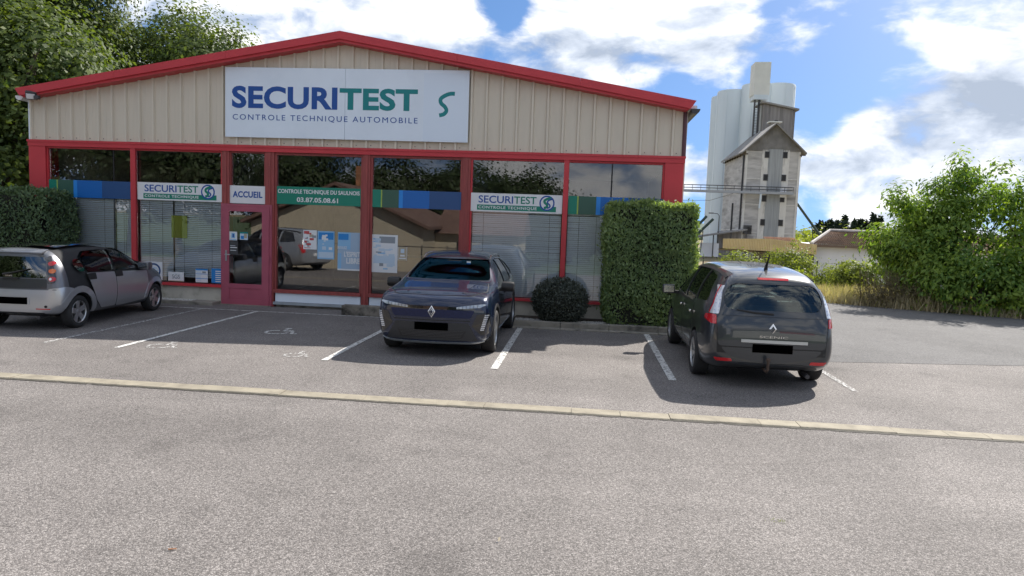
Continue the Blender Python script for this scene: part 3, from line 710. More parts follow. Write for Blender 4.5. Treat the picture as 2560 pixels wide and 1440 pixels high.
for x0, x1, y0, y1, z in ((-4.6, -3.45, -.33, -.03, .078), (4.1, 8.0, -1.08, -.6, .093), (3.0, 4.05, -.5, -.05, .004)):
    n = int((x1-x0)*(y1-y0)*1500)
    gv.append(np.stack([RNG.uniform(x0, x1, n), RNG.uniform(y0, y1, n), np.full(n, z)], 1))
def pebbles(pts, s):
    n = len(pts); s = (s*RNG.uniform(.6, 1.4, n))[:, None, None]
    base = np.array([(1, 0, 0), (0, 1, 0), (-1, 0, 0), (0, -1, 0), (0, 0, .8)], float)
    a = RNG.uniform(0, 6.28, n); c, q = np.cos(a), np.sin(a)
    v = np.empty((n, 5, 3)); v[..., 0] = base[:, 0]*c[:, None]-base[:, 1]*q[:, None]; v[..., 1] = base[:, 0]*q[:, None]+base[:, 1]*c[:, None]; v[..., 2] = base[:, 2]
    v = v*s+pts[:, None, :]
    tri = np.array([(0, 1, 4), (1, 2, 4), (2, 3, 4), (3, 0, 4)]); return v[:, tri].reshape(-1, 3)
g = np_mesh('gravel', pebbles(np.concatenate(gv), .014), None, 3)
obj('gravel', g, mat('white_gravel', (.5, .49, .46), .8, var=.4, vscale=40), kind='stuff', label='white gravel lying along the foot of the wall', cat='gravel')

# ------------------------------------------------------------------ cars
def eval_mesh(o):
    dg = bpy.context.evaluated_depsgraph_get(); dg.update()
    return bpy.data.meshes.new_from_object(o.evaluated_get(dg))
def round_poly(pts, r, n=4):
    out = []; k = len(pts)
    for i in range(k):
        p = Vector(pts[i]); a = Vector(pts[i-1]); b = Vector(pts[(i+1) % k])
        rr_ = r[i] if isinstance(r, (list, tuple)) else r
        la, lb = (a-p).length, (b-p).length; ra = min(rr_, la*.45); rb = min(rr_, lb*.45)
        A = p+(a-p)/la*ra; B = p+(b-p)/lb*rb
        for q in range(n+1):
            t = q/n; w = A*(1-t)**2+p*2*t*(1-t)+B*t*t; out.append((w.x, w.y))
    return out

NF = [1, .72, .38, 0, -.38, -.72, -1]
def car_cage(st):
    """st: list of (x, [7 levels of (y, z[, dx])], ztop, (dx of the top)) from front to rear -> closed quad cage"""
    vs = []; idx = {}
    def V(key, p):
        if key not in idx: idx[key] = len(vs); vs.append(p)
        return idx[key]
    ni = len(st); nk = 7; nj = len(NF); fs = []
    def P(i, j, k):
        x, lv, zt = st[i][0], st[i][1], st[i][2]; e = lv[k]; y, z = e[0], e[1]; dx = e[2] if len(e) > 2 else 0
        f = NF[j]
        if k == nk-1 and abs(f) < 1: z = z+(zt-z)*(1-f*f)**.8
        s = 1 if i == 0 else (-1 if i == ni-1 else 0)
        bul = st[i][3] if len(st[i]) > 3 else 0
        xx = x+dx+s*bul*(1-f*f)
        return (xx, y*f, z)
    def g(i, j, k): return V((i, j, k), P(i, j, k))
    for i in range(ni-1):
        for k in range(nk-1):
            fs.append((g(i, 0, k), g(i+1, 0, k), g(i+1, 0, k+1), g(i, 0, k+1)))
            fs.append((g(i, nj-1, k), g(i, nj-1, k+1), g(i+1, nj-1, k+1), g(i+1, nj-1, k)))
        for j in range(nj-1):
            fs.append((g(i, j, nk-1), g(i+1, j, nk-1), g(i+1, j+1, nk-1), g(i, j+1, nk-1)))
            fs.append((g(i, j, 0), g(i, j+1, 0), g(i+1, j+1, 0), g(i+1, j, 0)))
    for i in (0, ni-1):
        for k in range(nk-1):
            for j in range(nj-1):
                q = (g(i, j, k), g(i, j, k+1), g(i, j+1, k+1), g(i, j+1, k)); fs.append(q if i == 0 else q[::-1])
    return vs, fs

class Car:
    def __init__(s, name, label, st, dims, mats, loc, rz, wheels, group=None, cat='car'):
        """dims: (front x, rear x, half width, height); mats: slots for the body mesh"""
        s.root = thing(name, label, cat, loc, rz, group); s.mats = mats
        vs, fs = car_cage(st)
        me = bpy.data.meshes.new('cage'); me.from_pydata(vs, [], fs)
        bm = bmesh.new(); bm.from_mesh(me); bmesh.ops.recalc_face_normals(bm, faces=bm.faces); bm.to_mesh(me); bm.free()
        o = bpy.data.objects.new('cage', me); COL.objects.link(o)
        md = o.modifiers.new('s', 'SUBSURF'); md.levels = 3; md.render_levels = 3
        me2 = eval_mesh(o); bpy.data.objects.remove(o)
        c = np.empty(len(me2.vertices)*3); me2.vertices.foreach_get('co', c); c = c.reshape(-1, 3)
        lo, hi = c.min(0), c.max(0)
        c[:, 0] = dims[1]+(c[:, 0]-lo[0])/(hi[0]-lo[0])*(dims[0]-dims[1]); c[:, 1] *= dims[2]/hi[1]
        c[:, 2] = lo[2]+(c[:, 2]-lo[2])*(dims[3]-lo[2])/(hi[2]-lo[2])
        me2.vertices.foreach_set('co', c.ravel()); me2.update()
        s.body_me = me2
        s.bvh = BVHTree.FromPolygons([Vector(v) for v in c], [tuple(p.vertices) for p in me2.polygons])
        s.cut = MB(); s.cut2 = MB(); s.wheels = wheels
    def cast(s, mode, a, b):
        if mode == 'left': o, d = Vector((a, 3, b)), Vector((0, -1, 0))
        elif mode == 'right': o, d = Vector((a, -3, b)), Vector((0, 1, 0))
        elif mode == 'front': o, d = Vector((5, a, b)), Vector((-1, 0, 0))
        elif mode == 'rear': o, d = Vector((-5, a, b)), Vector((1, 0, 0))
        else: o, d = Vector((a, b, 4)), Vector((0, 0, -1))
        h, n, i, dist = s.bvh.ray_cast(o, d)
        if h is None: h, n, i, dist = s.bvh.find_nearest(o+d*(4 if mode in ('front', 'rear') else 2.2))
        return h, n
    def patch(s, name, poly, mode, m, off=.004, thick=.012, res=.07, parent=None, **kw):
        """panel following the body surface, outlined in side, front, rear or top view"""
        bm = bmesh.new(); f = bm.faces.new([bm.verts.new((p[0], p[1], 0)) for p in poly])
        xs = [p[0] for p in poly]; ys = [p[1] for p in poly]
        for ax, lo, hi in ((0, min(xs), max(xs)), (1, min(ys), max(ys))):
            n = int((hi-lo)/res)
            for q in range(1, n+1):
                t = lo+(hi-lo)*q/(n+1); co = (t, 0, 0) if ax == 0 else (0, t, 0); no = (1, 0, 0) if ax == 0 else (0, 1, 0)
                bmesh.ops.bisect_plane(bm, geom=bm.verts[:]+bm.edges[:]+bm.faces[:], plane_co=co, plane_no=no, dist=1e-5)
        bm.verts.ensure_lookup_table()
        V = []; hn = []
        for v in bm.verts:
            h, n = s.cast(mode, v.co.x, v.co.y); V.append(h+n*off); hn.append(n)
        F = [tuple(v.index for v in f_.verts) for f_ in bm.faces] if not bm.verts.index_update() else []
        B = [tuple(v.index for v in e.verts) for e in bm.edges if len(e.link_faces) == 1]
        bm.free(); nv = len(V); mb = MB(); mb.v = [tuple(v) for v in V]+[tuple(v-n*thick) for v, n in zip(V, hn)]
        mb.f = F+[tuple(i+nv for i in f_[::-1]) for f_ in F]+[(a, b, b+nv, a+nv) for a, b in B]; mb.m = [0]*len(mb.f)
        return obj(name, mb, m, parent or s.root, smooth=35, **kw)
    def seam(s, poly, mode, parent, g=.010):
        """dark shut line showing round a panel"""
        cx = sum(p[0] for p in poly)/len(poly); cz = sum(p[1] for p in poly)/len(poly); out = []
        for p in poly:
            dx, dz = p[0]-cx, p[1]-cz; out.append((p[0]+math.copysign(min(g, abs(dx)), dx), p[1]+math.copysign(min(g, abs(dz)), dz)))
        return s.patch('shut_line', out, mode, M_BLACK, off=.0012, thick=.004, parent=parent)
    def side(s, name, poly, m, **k):
        o = [s.patch(name, poly, 'left', m, **k), s.patch(name, poly, 'right', m, **k)]
        if name == 'door': s.seam(poly, 'left', o[0]); s.seam(poly, 'right', o[1])
        return o
    def window_cut(s, poly, mode, a, b):
        if mode == 'side':
            s.cut.prism(poly, 'y', .30, 1.5, 1); s.cut.prism(poly, 'y', -1.5, -.30, 1)
        else: s.cut2.prism(poly, 'x', a, b, 1)
    def finish(s, cav, arch_r, extra=None):
        """hollow the cabin, cut windows and wheel wells, link the body"""
        body = bpy.data.objects.new('body', s.body_me); COL.objects.link(body)
        for m in s.mats: s.body_me.materials.append(m)
        def cutter(mb_or_me):
            me = mb_or_me.mesh('c') if isinstance(mb_or_me, MB) else mb_or_me
            if isinstance(mb_or_me, MB): fix_normals(me)
            for m in s.mats: me.materials.append(m)
            o = bpy.data.objects.new('c', me); COL.objects.link(o); return o
        # cabin cavity = body shrunk inwards, limited to the cabin box
        bm = bmesh.new(); bm.from_mesh(s.body_me); bm.normal_update()
        for v in bm.verts: v.co -= v.normal*.045
        me = bpy.data.meshes.new('cv'); bm.to_mesh(me); bm.free()
        me.polygons.foreach_set('material_index', [1]*len(me.polygons))
        cvo = cutter(me); bx = cutter(MB().box(cav[0], cav[1], -1.2, 1.2, cav[2], 2, 1))
        for p in bx.data.polygons: p.material_index = 1
        md = cvo.modifiers.new('i', 'BOOLEAN'); md.operation = 'INTERSECT'; md.object = bx; md.solver = 'EXACT'
        wl = MB()
        for ax, ay, r_, w in s.wheels:
            for sg in (-1, 1): wl.lathe([(.001, sg*(ay-.24)), (arch_r, sg*(ay-.24)), (arch_r, sg*1.3), (.001, sg*1.3)], 36, 'y', (ax, 0, r_), 2)
        ops = [cvo, cutter(s.cut), cutter(s.cut2), cutter(wl)]
        for i, c in enumerate(ops):
            md = body.modifiers.new('d%d' % i, 'BOOLEAN'); md.operation = 'DIFFERENCE'; md.object = c; md.solver = 'EXACT'
        me = eval_mesh(body)
        if len(me.polygons) < 4000: print('BOOLEAN FAILED', s.root.name, len(me.polygons))
        body.modifiers.clear(); body.data = me
        for o in ops+[bx]: bpy.data.objects.remove(o)
        me.polygons.foreach_set('use_smooth', [True]*len(me.polygons)); me.set_sharp_from_angle(angle=R(38))
        body.parent = s.root; body.name = 'body'; s.body = body
        return body

def tyre_mesh(r_, w):
    h = w/2
    return MB().lathe([(r_*.66, -h*.80), (r_*.80, -h), (r_*.93, -h*.98), (r_*.985, -h*.82), (r_, -h*.5), (r_, h*.5), (r_*.985, h*.82), (r_*.93, h*.98), (r_*.80, h), (r_*.66, h*.80)], 40, 'y', closed=True)
def rim_mesh(r_, w, n, sw, twist=0):
    mb = MB(); h = w/2; R0 = r_*.70
    mb.lathe([(R0, h*.80), (R0*.97, h*.86), (R0*.92, h*.74), (R0*.90, -h*.2)], 40, 'y', m=0)
    mb.lathe([(R0*.90, -h*.15), (.001, -h*.15)], 40, 'y', m=1)
    for q in range(n):
        a = 2*math.pi*q/n+math.pi/2
        for dlt in ((-.09, .09) if twist else (0,)):
            ca, sa = math.cos(a), math.sin(a); cb, sb_ = math.cos(a+dlt*1.6), math.sin(a+dlt*1.6)
            ta = (-math.sin(a), math.cos(a)); tb = (-math.sin(a+dlt), math.cos(a+dlt))
            wi, wo = sw*.75, sw
            pi_ = [(ca*R0*.15+ta[0]*wi*q2, sa*R0*.15+ta[1]*wi*q2) for q2 in (-1, 1)]
            po = [(cb*R0*.93+tb[0]*wo*q2, sb_*R0*.93+tb[1]*wo*q2) for q2 in (-1, 1)]
            yi, yo = h*.62, h*.72; n0 = len(mb.v)
            for (x, z), y in ((pi_[0], yi), (pi_[1], yi), (po[1], yo), (po[0], yo)): mb.v.append((x, y, z))
            for (x, z), y in ((pi_[0], yi-.03), (pi_[1], yi-.03), (po[1], yo-.03), (po[0], yo-.03)): mb.v.append((x, y, z))
            for f in ((0, 1, 2, 3), (7, 6, 5, 4), (0, 4, 5, 1), (1, 5, 6, 2), (2, 6, 7, 3), (3, 7, 4, 0)): mb.f.append(tuple(n0+i for i in f)); mb.m.append(0)
    mb.lathe([(R0*.20, h*.45), (R0*.20, h*.66), (R0*.12, h*.72), (.001, h*.72)], 20, 'y', m=0)
    return mb
def add_wheels(car, spokes, sw, twist=0, rim_m=None):
    t0 = r0_ = None
    for ax, ay, r_, w in car.wheels:
        for sg in (1, -1):
            if t0 is None:
                o = obj('wheel', tyre_mesh(r_, w), M_RUBBER, car.root, smooth=50); t0 = o
                q = obj('rim', rim_mesh(r_, w, spokes, sw, twist), [rim_m or M_ALLOY, M_BLACK], o, smooth=35); r0_ = q
            else:
                o = inst('wheel', t0, car.root); q = inst('rim', r0_, o)
            o.location = (ax, sg*ay, r_); o.rotation_euler = (0, random.uniform(0, 1), 0 if sg > 0 else math.pi)
def seat(car, x, y, z, w=.5, m=None, heads=1, hr=True):
    m = m or M_INT
    s_ = obj('seat', MB().box(-.25, .25, -w/2, w/2, 0, .16), m, car.root, loc=(x, y, z), bevel=.05, smooth=50)
    obj('seat_back', MB().prism([(-.30, .12), (-.18, .10), (-.34, .66), (-.43, .66)], 'y', -w/2+.02, w/2-.02), m, s_, bevel=.04, smooth=50)
    for q in range(heads):
        yy = 0 if heads == 1 else (-w/2+.22+(w-.44)*q/(heads-1))
        h = obj('headrest', MB().box(-.46, -.36, yy-.13, yy+.13, .74, .93), m, s_, bevel=.045, smooth=50)
        for d in (-.06, .06): obj('headrest_post', MB().tube([(-.405, yy+d, .60), (-.41, yy+d, .76)], .007, 6), M_CHROME, s_)
def mirror(car, x, y, z, m, face=None):
    for sg in (1, -1):
        o = obj('mirror', MB().prism([(-.10, -.075), (.02, -.085), (.09, -.02), (.06, .075), (-.09, .085)], 'y', -.10, .12), m, car.root, loc=(x, sg*y, z), rot=(0, 0, 0 if sg > 0 else 0), bevel=.03, smooth=50)
        obj('mirror_glass', MB().box(-.108, -.101, -.075, .095, -.055, .06), M_CHROME, o)
        obj('mirror_arm', MB().box(-.04, .05, -.22 if sg > 0 else .10, -.08 if sg > 0 else .24, -.08, -.03), M_BLACK, o)
def txt_rear(s, y0, y1, z0, z1, x, bold):
    """lettering read from behind the car"""
    mb = text_mb(s, -y1, -y0, z0, z1, 0, bold)
    mb.v = [(x+v[1], -v[0], v[2]) for v in mb.v]; return mb
lv = lambda *a: list(a)
LOW = [(.76, .19), (.885, .25), (.92, .42), (.925, .66)]

# ---- dark grey people carrier, seen from behind on the right
P_GREY = mat('dark_grey_car_paint', (.036, .041, .048), .32, metal=.35, coat=1)
P_GREYROOF = P_GREY
def build_mpv(name, label, paint, loc, rz, detail=True):
    st = [
     (2.24, [(.50, .24), (.62, .30), (.68, .42), (.70, .60), (.68, .70, -.04), (.62, .76, -.09), (.50, .80, -.16)], .82, .10),
     (2.08, [(.66, .20), (.80, .27), (.85, .42), (.86, .60), (.83, .75), (.78, .83), (.66, .87)], .89),
     (1.80, [(.74, .19), (.87, .26), (.91, .42), (.92, .62), (.89, .83), (.84, .91), (.70, .945)], .96),
     (1.385, LOW+[(.90, .92), (.86, .99), (.72, 1.03)], 1.05),
     (1.10, LOW+[(.895, .96), (.85, 1.06), (.72, 1.13)], 1.16),
     (.75, LOW+[(.89, .98), (.81, 1.20), (.66, 1.37)], 1.41),
     (.40, LOW+[(.89, .99), (.79, 1.30), (.63, 1.53)], 1.575),
     (0, LOW+[(.895, 1.0), (.79, 1.32), (.62, 1.59)], 1.64),
     (-.6, LOW+[(.895, 1.02), (.79, 1.33), (.615, 1.60)], 1.655),
     (-1.2, LOW+[(.895, 1.03), (.79, 1.33), (.61, 1.585)], 1.64),
     (-1.7, LOW+[(.885, 1.04), (.785, 1.32), (.60, 1.555)], 1.61),
     (-2.02, [(.74, .22), (.86, .28), (.91, .42), (.91, .66), (.87, 1.04), (.765, 1.30), (.59, 1.51)], 1.565),
     (-2.22, [(.70, .30), (.80, .34), (.87, .45), (.87, .68), (.82, 1.0), (.72, 1.25, .035), (.57, 1.455, .05)], 1.50),
     (-2.315, [(.60, .33), (.71, .37), (.80, .47), (.81, .68), (.77, .92, .02), (.68, 1.17, .07), (.55, 1.385, .11)], 1.415, .035)]
    wh = [(1.385, .79, .325, .21), (-1.385, .79, .325, .21)]
    c = Car(name, label, st, (2.245, -2.315, .875, 1.65), [paint, M_INT, M_BLACK], loc, rz, wh)
    # glazing
    fw_ = round_poly([(1.02, 1.06), (.36, 1.49), (.02, 1.54), (.02, 1.04)], .05)
    rw = round_poly([(-.06, 1.04), (-.06, 1.545), (-.98, 1.54), (-.98, 1.07)], .05)
    qw = round_poly([(-1.06, 1.08), (-1.06, 1.53), (-1.62, 1.47), (-1.90, 1.14)], .06)
    ws = round_poly([(-.74, 1.13), (.74, 1.13), (.62, 1.52), (-.62, 1.52)], .06)
    bw = round_poly([(-.60, 1.07), (.60, 1.07), (.655, 1.22), (.55, 1.42), (-.55, 1.42), (-.655, 1.22)], .10)
    for p in (fw_, rw, qw): c.window_cut(p, 'side', 0, 0)
    c.window_cut(ws, 'x', .1, 2.6); c.window_cut(bw, 'x', -2.8, -1.5)
    for p in (fw_, rw): c.side('side_window', p, M_CARGLASS, off=-.012, thick=.004)
    c.side('side_window', qw, M_DARKGLASS, off=-.012, thick=.004)
    c.patch('windscreen', ws, 'front', M_CARGLASS, off=-.012, thick=.005)
    c.patch('rear_window', bw, 'rear', M_CARGLASS, off=-.010, thick=.005)
    c.finish((-2.12, 1.15, .52), .375)
    add_wheels(c, 5, .030, 1)
    # doors
    for nm, p, hx in (('door', [(1.02, .96), (1.0, .62), (.86, .30), (-.02, .30), (-.02, 1.005)], .17), ('door', [(-.05, 1.005), (-.05, .30), (-.86, .30), (-.96, .55), (-1.03, .75), (-1.03, 1.03)], -.86)):
        for o in c.side(nm, round_poly(p, .05), paint, off=.003, thick=.006):
            sg = 1 if o.data.vertices[0].co.y > 0 else -1
            h, n = c.cast('left' if sg > 0 else 'right', hx, .88)
            obj('handle', MB().box(hx-.09, hx+.09, min(h.y+sg*.01, h.y+sg*.045), max(h.y+sg*.01, h.y+sg*.045), .865, .90), M_CHROME if detail else paint, o, bevel=.01)
    c.side('sill_trim', [(1.0, .20), (1.0, .27), (-1.0, .27), (-1.0, .20)], M_BLACK, off=.006, thick=.01)
    for q in (-1, 1):
        c.patch('roof_rail', [(.25, q*.60-.018), (.25, q*.60+.018), (-1.95, q*.57+.018), (-1.95, q*.57-.018)], 'top', M_BLACK, off=.012, thick=.02)
    if not detail:
        for q in (-1, 1): c.patch('taillight', round_poly([(q*.62, 1.02), (q*.80, 1.04), (q*.78, .70), (q*.64, .74)][::q], .04), 'rear', M_REDLAMP, off=.006)
        c.patch('number_plate', [(-.26, .60), (.26, .60), (.26, .71), (-.26, .71)], 'rear', M_PAPER, off=.01)
        for q in (-.38, .38): seat(c, .35, q, .42)
        seat(c, -.95, 0, .45, 1.3, heads=3); mirror(c, .86, .98, 1.06, paint)
        return c
    # tail: dark glass field round the rear window, lamps, lid lines
    c.patch('black_glass_surround', round_poly([(-.70, 1.00), (.70, 1.00), (.735, 1.20), (.62, 1.445), (-.62, 1.445), (-.735, 1.20)], .05), 'rear', mat('black_gloss', (.008, .009, .011), .12, coat=1), off=-.004, thick=.003) if False else None
    c.patch('tailgate', round_poly([(-.70, .58), (.70, .58), (.715, .985), (-.715, .985)], .06), 'rear', paint, off=.005, thick=.008)
    c.seam([(-.70, .49), (.70, .49), (.725, .985), (-.725, .985)], 'rear', None, .006).name = 'shut_line'
    tg = c.patch('tailgate_foot', round_poly([(-.58, .475), (.58, .475), (.665, .565), (-.665, .565)], .05), 'rear', paint, off=.004, thick=.006)
    for q, md in ((1, 'left'), (-1, 'right')):
        # red flank (side view) and clear upright (rear view)
        c.patch('taillight', round_poly([(-1.98, .975), (-1.95, .915), (-2.215, .865), (-2.215, .99)], .02), md, M_REDLAMP, off=.012, thick=.014, res=.04)
        p = [(q*.725, .985), (q*.79, .985), (q*.79, .865), (q*.725, .865)]
        c.patch('taillight', round_poly(p[::q], .015), 'rear', M_REDLAMP, off=.012, thick=.016, res=.04)
        p = [(q*.700, 1.0), (q*.765, 1.0), (q*.725, 1.14), (q*.675, 1.37), (q*.635, 1.37), (q*.672, 1.15)]
        up = c.patch('clear_taillight', round_poly(p[::q], .015), 'rear', M_CLEARLAMP, off=.012, thick=.016, res=.035)
        c.patch('clear_taillight', round_poly([(-2.21, .995), (-2.10, .995), (-2.115, 1.12), (-2.04, 1.365), (-2.10, 1.375), (-2.165, 1.2)], .015), md, M_CLEARLAMP, off=.0115, thick=.016, res=.035)
        c.patch('taillight_edge', round_poly([(-2.10, .995), (-2.065, .995), (-2.095, 1.12), (-2.005, 1.372), (-2.04, 1.375), (-2.118, 1.12)], .008), md, M_REDLAMP, off=.0125, thick=.016, res=.035)
        for t in range(6):
            z = 1.04+t*.045; yy = q*(.722-.0095*t)
            c.patch('lamp_rib', [(yy-.024, z), (yy+.024, z), (yy+.024, z+.012), (yy-.024, z+.012)], 'rear', mat('lamp_rib_blue', (.28, .34, .46), .2), off=.0145, thick=.004, parent=up)
        p = [(q*.50, .375), (q*.70, .37), (q*.74, .415), (q*.52, .415)]
        c.patch('reflector', round_poly(p[::q], .015), 'rear', M_REDLAMP, off=.007, thick=.01, res=.05)
    c.patch('brake_light', [(-.20, 1.475), (.20, 1.475), (.20, 1.50), (-.20, 1.50)], 'rear', M_REDLAMP, off=.006, thick=.01)
    c.patch('lower_bumper', round_poly([(-.66, .285), (.66, .285), (.60, .335), (.40, .372), (-.40, .372), (-.60, .335)], .03), 'rear', mat('bumper_plastic', (.035, .038, .042), .5), off=.006, thick=.01)
    c.patch('chrome_strip', [(-.46, .642), (.40, .642), (.40, .682), (-.46, .682)], 'rear', mat('satin_strip', (.50, .51, .51), .35, metal=.6), off=.012, thick=.016)
    c.patch('number_plate', [(-.27, .512), (.25, .512), (.25, .625), (-.27, .625)], 'rear', M_PLATE, off=.014, thick=.012, label='blacked out rear number plate')
    xr = c.cast('rear', 0, .75)[0].x
    obj('model_lettering', txt_rear('SCENIC', -.20, .17, .712, .742, xr-.013, .0), M_CHROME, c.root, fix=False)
    b = MB(); zc = .835
    xd = c.cast('rear', 0, zc)[0].x-.008
    for a, b2 in (((0, .075), (.05, 0)), ((.05, 0), (0, -.075)), ((0, -.075), (-.05, 0)), ((-.05, 0), (0, .075))):
        o_ = .55; b.quad((xd, a[0], zc+a[1]), (xd, b2[0], zc+b2[1]), (xd-.012, b2[0]*o_, zc+b2[1]*o_), (xd-.012, a[0]*o_, zc+a[1]*o_))
    obj('badge', b, M_CHROME, c.root, fix=False)
    xw = c.cast('rear', .1, 1.04)[0].x
    obj('wiper', MB().tube([(xw-.02, .0, 1.03), (xw-.035, .25, 1.045), (xw-.02, .48, 1.075)], [.016, .012, .008], 6), M_BLACK, c.root)
    h = c.cast('top', -1.75, 0)[0]; an = obj('antenna', MB().tube([(-1.72, 0, h.z-.02), (-1.75, 0, h.z+.05), (-1.92, 0, h.z+.24)], [.032, .020, .004], 8), M_BLACK, c.root)
    obj('tow_hook', MB().tube([(-2.16, .06, .27), (-2.36, .06, .27), (-2.42, .06, .30), (-2.42, .06, .42)], .018, 8).lathe([(.001, .47), (.028, .45), (.028, .42), (.001, .40)], 10, 'z', (-2.42, .06, 0)), mat('rusty_steel', (.14, .10, .08), .7, metal=.5, var=.4), c.root, smooth=50)
    obj('exhaust', MB().tube([(-2.0, -.5, .22), (-2.27, -.5, .21)], .03, 10), M_DARKGREY, c.root)
    obj('under_tray', MB().box(-1.75, 1.9, -.50, .50, .19, .26), M_BLACK, c.root)
    mirror(c, .88, 1.0, 1.06, paint)
    for q in (-.38, .38): seat(c, .35, q, .42)
    seat(c, -.75, 0, .45, 1.35, heads=3)
    obj('parcel_shelf', MB().box(-1.98, -1.35, -.60, .60, 1.02, 1.05), M_INT, c.root)
    obj('dashboard', MB().prism([(.78, .6), (1.12, .6), (1.12, .98), (.86, 1.03)], 'y', -.70, .70), M_INT, c.root, bevel=.03)
    return c
mpv = build_mpv('people_carrier', 'dark grey people carrier seen from behind, parked right of the hedge', P_GREY, (8.04, -3.72, 0), R(90))

# ---- dark blue crossover facing the camera
P_BLUE = mat('midnight_blue_car_paint', (.007, .016, .048), .25, metal=.4, coat=1)
def build_crossover():
    L5 = [(.76, .19), (.90, .25), (.935, .42), (.94, .66)]
    st = [
     (2.23, [(.58, .22, -.05), (.74, .26), (.82, .40), (.84, .60), (.83, .79), (.79, .87, -.02), (.70, .905, -.05)], .925, .09),
     (2.17, [(.66, .21), (.82, .255), (.875, .41), (.89, .61), (.88, .80), (.84, .90), (.73, .94)], .96),
     (2.02, [(.72, .20), (.87, .26), (.91, .42), (.925, .62), (.91, .83), (.87, .95), (.74, .985)], 1.005),
     (1.75, [(.76, .19), (.90, .25), (.93, .42), (.935, .65), (.92, .88), (.875, .99), (.74, 1.025)], 1.045),
     (1.39, L5+[(.92, .92), (.875, 1.02), (.76, 1.06)], 1.085),
     (1.05, L5+[(.915, .95), (.86, 1.06), (.74, 1.12)], 1.145),
     (.65, L5+[(.91, .97), (.83, 1.15), (.68, 1.31)], 1.35),
     (.25, L5+[(.91, .98), (.80, 1.23), (.63, 1.46)], 1.505),
     (-.2, L5+[(.905, .99), (.79, 1.26), (.615, 1.52)], 1.565),
     (-.9, L5+[(.905, 1.01), (.785, 1.26), (.60, 1.51)], 1.56),
     (-1.4, L5+[(.915, 1.03), (.78, 1.25), (.58, 1.47)], 1.52),
     (-1.85, [(.74, .22), (.87, .28), (.91, .44), (.915, .68), (.89, 1.03), (.75, 1.22), (.55, 1.40)], 1.45),
     (-2.1, [(.70, .28), (.80, .33), (.85, .47), (.86, .70), (.82, .98), (.68, 1.14), (.5, 1.25)], 1.29),
     (-2.24, [(.62, .3), (.70, .35), (.76, .5), (.77, .7), (.72, .9), (.64, 1.0), (.5, 1.06)], 1.08, .05)]
    wh = [(1.39, .80, .345, .225), (-1.395, .80, .345, .225)]
    c = Car('crossover_car', 'dark blue crossover car parked facing the camera', st, (2.235, -2.235, .912, 1.575), [P_BLUE, M_INT, M_BLACK], (3.21, -2.84, 0), R(-90), wh)
    fw_ = round_poly([(.92, 1.02), (.22, 1.40), (-.08, 1.46), (-.08, 1.02)], .05)
    rw = round_poly([(-.15, 1.03), (-.15, 1.46), (-.95, 1.43), (-1.05, 1.06)], .05)
    qw = round_poly([(-1.12, 1.09), (-1.05, 1.41), (-1.40, 1.34), (-1.58, 1.17)], .05)
    ws = round_poly([(-.73, 1.135), (.73, 1.135), (.60, 1.455), (-.60, 1.455)], .06)
    bw = round_poly([(-.58, 1.20), (.58, 1.20), (.50, 1.40), (-.50, 1.40)], .06)
    for p in (fw_, rw, qw): c.window_cut(p, 'side', 0, 0)
    c.window_cut(ws, 'x', -.1, 2.6); c.window_cut(bw, 'x', -2.8, -1.4)
    for p in (fw_,): c.side('side_window', p, M_CARGLASS, off=-.012, thick=.004)
    for p in (rw, qw): c.side('side_window', p, M_DARKGLASS, off=-.012, thick=.004)
    c.patch('windscreen', ws, 'front', glass_mat('windscreen_glass', (.66, .84, .92), .04, ior=1.16, rcol=(.16, .55, .85)), off=-.012, thick=.005)
    c.patch('rear_window', bw, 'rear', M_DARKGLASS, off=-.012, thick=.005)
    c.finish((-1.9, 1.02, .52), .40)
    add_wheels(c, 5, .034, 1)
    for p, hx in (([(.98, .98), (1.0, .62), (.88, .30), (-.10, .30), (-.10, 1.0)], .12), ([(-.13, 1.0), (-.13, .30), (-.86, .30), (-.96, .55), (-1.06, .78), (-1.08, 1.05)], -.9)):
        for o in c.side('door', round_poly(p, .05), P_BLUE, off=.003, thick=.006):
            sg = 1 if o.data.vertices[0].co.y > 0 else -1
            h, n = c.cast('left' if sg > 0 else 'right', hx, .88)
            obj('handle', MB().box(hx-.10, hx+.10, min(h.y+sg*.006, h.y+sg*.02), max(h.y+sg*.006, h.y+sg*.02), .87, .90), P_BLUE, o, bevel=.006)
    for ax in (1.39, -1.395):
        a = [(ax+.455*math.cos(R(t)), .345+.455*math.sin(R(t))) for t in range(-12, 193, 12)]
        b = [(ax+.405*math.cos(R(t)), .345+.405*math.sin(R(t))) for t in range(192, -13, -12)]
        for sg, md in ((1, 'left'), (-1, 'right')):
            for q in range(len(a)-1):
                pass
            c.patch('wheel_arch', a+b, md, mat('arch_plastic', (.02, .02, .022), .45), off=.006, thick=.012, res=.1)
    c.side('sill_trim', [(.95, .19), (.95, .30), (-.95, .30), (-.95, .19)], M_BLACK, off=.008, thick=.012)
    c.side('sill_strip', [(.85, .30), (.85, .325), (-.85, .325), (-.85, .30)], M_CHROME, off=.009, thick=.01)
    gb = mat('black_gloss', (.008, .009, .011), .12, coat=1)
    mb_ = mat('matt_black_grille', (.012, .013, .016), .55)
    # bonnet crease and shut line
    c.patch('bonnet', round_poly([(2.06, -.60), (2.10, 0), (2.06, .60), (1.72, .78), (1.14, .72), (1.14, -.72), (1.72, -.78)], .08), 'top', P_BLUE, off=.005, thick=.008)
    c.seam(round_poly([(2.06, -.60), (2.10, 0), (2.06, .60), (1.72, .78), (1.14, .72), (1.14, -.72), (1.72, -.78)], .08), 'top', None, .012)
    for q in (-1, 1):
        p = [(1.98, q*.42), (1.98, q*.45), (1.25, q*.56), (1.25, q*.53)]
        c.patch('bonnet_crease', p, 'top', P_BLUE, off=.010, thick=.012)
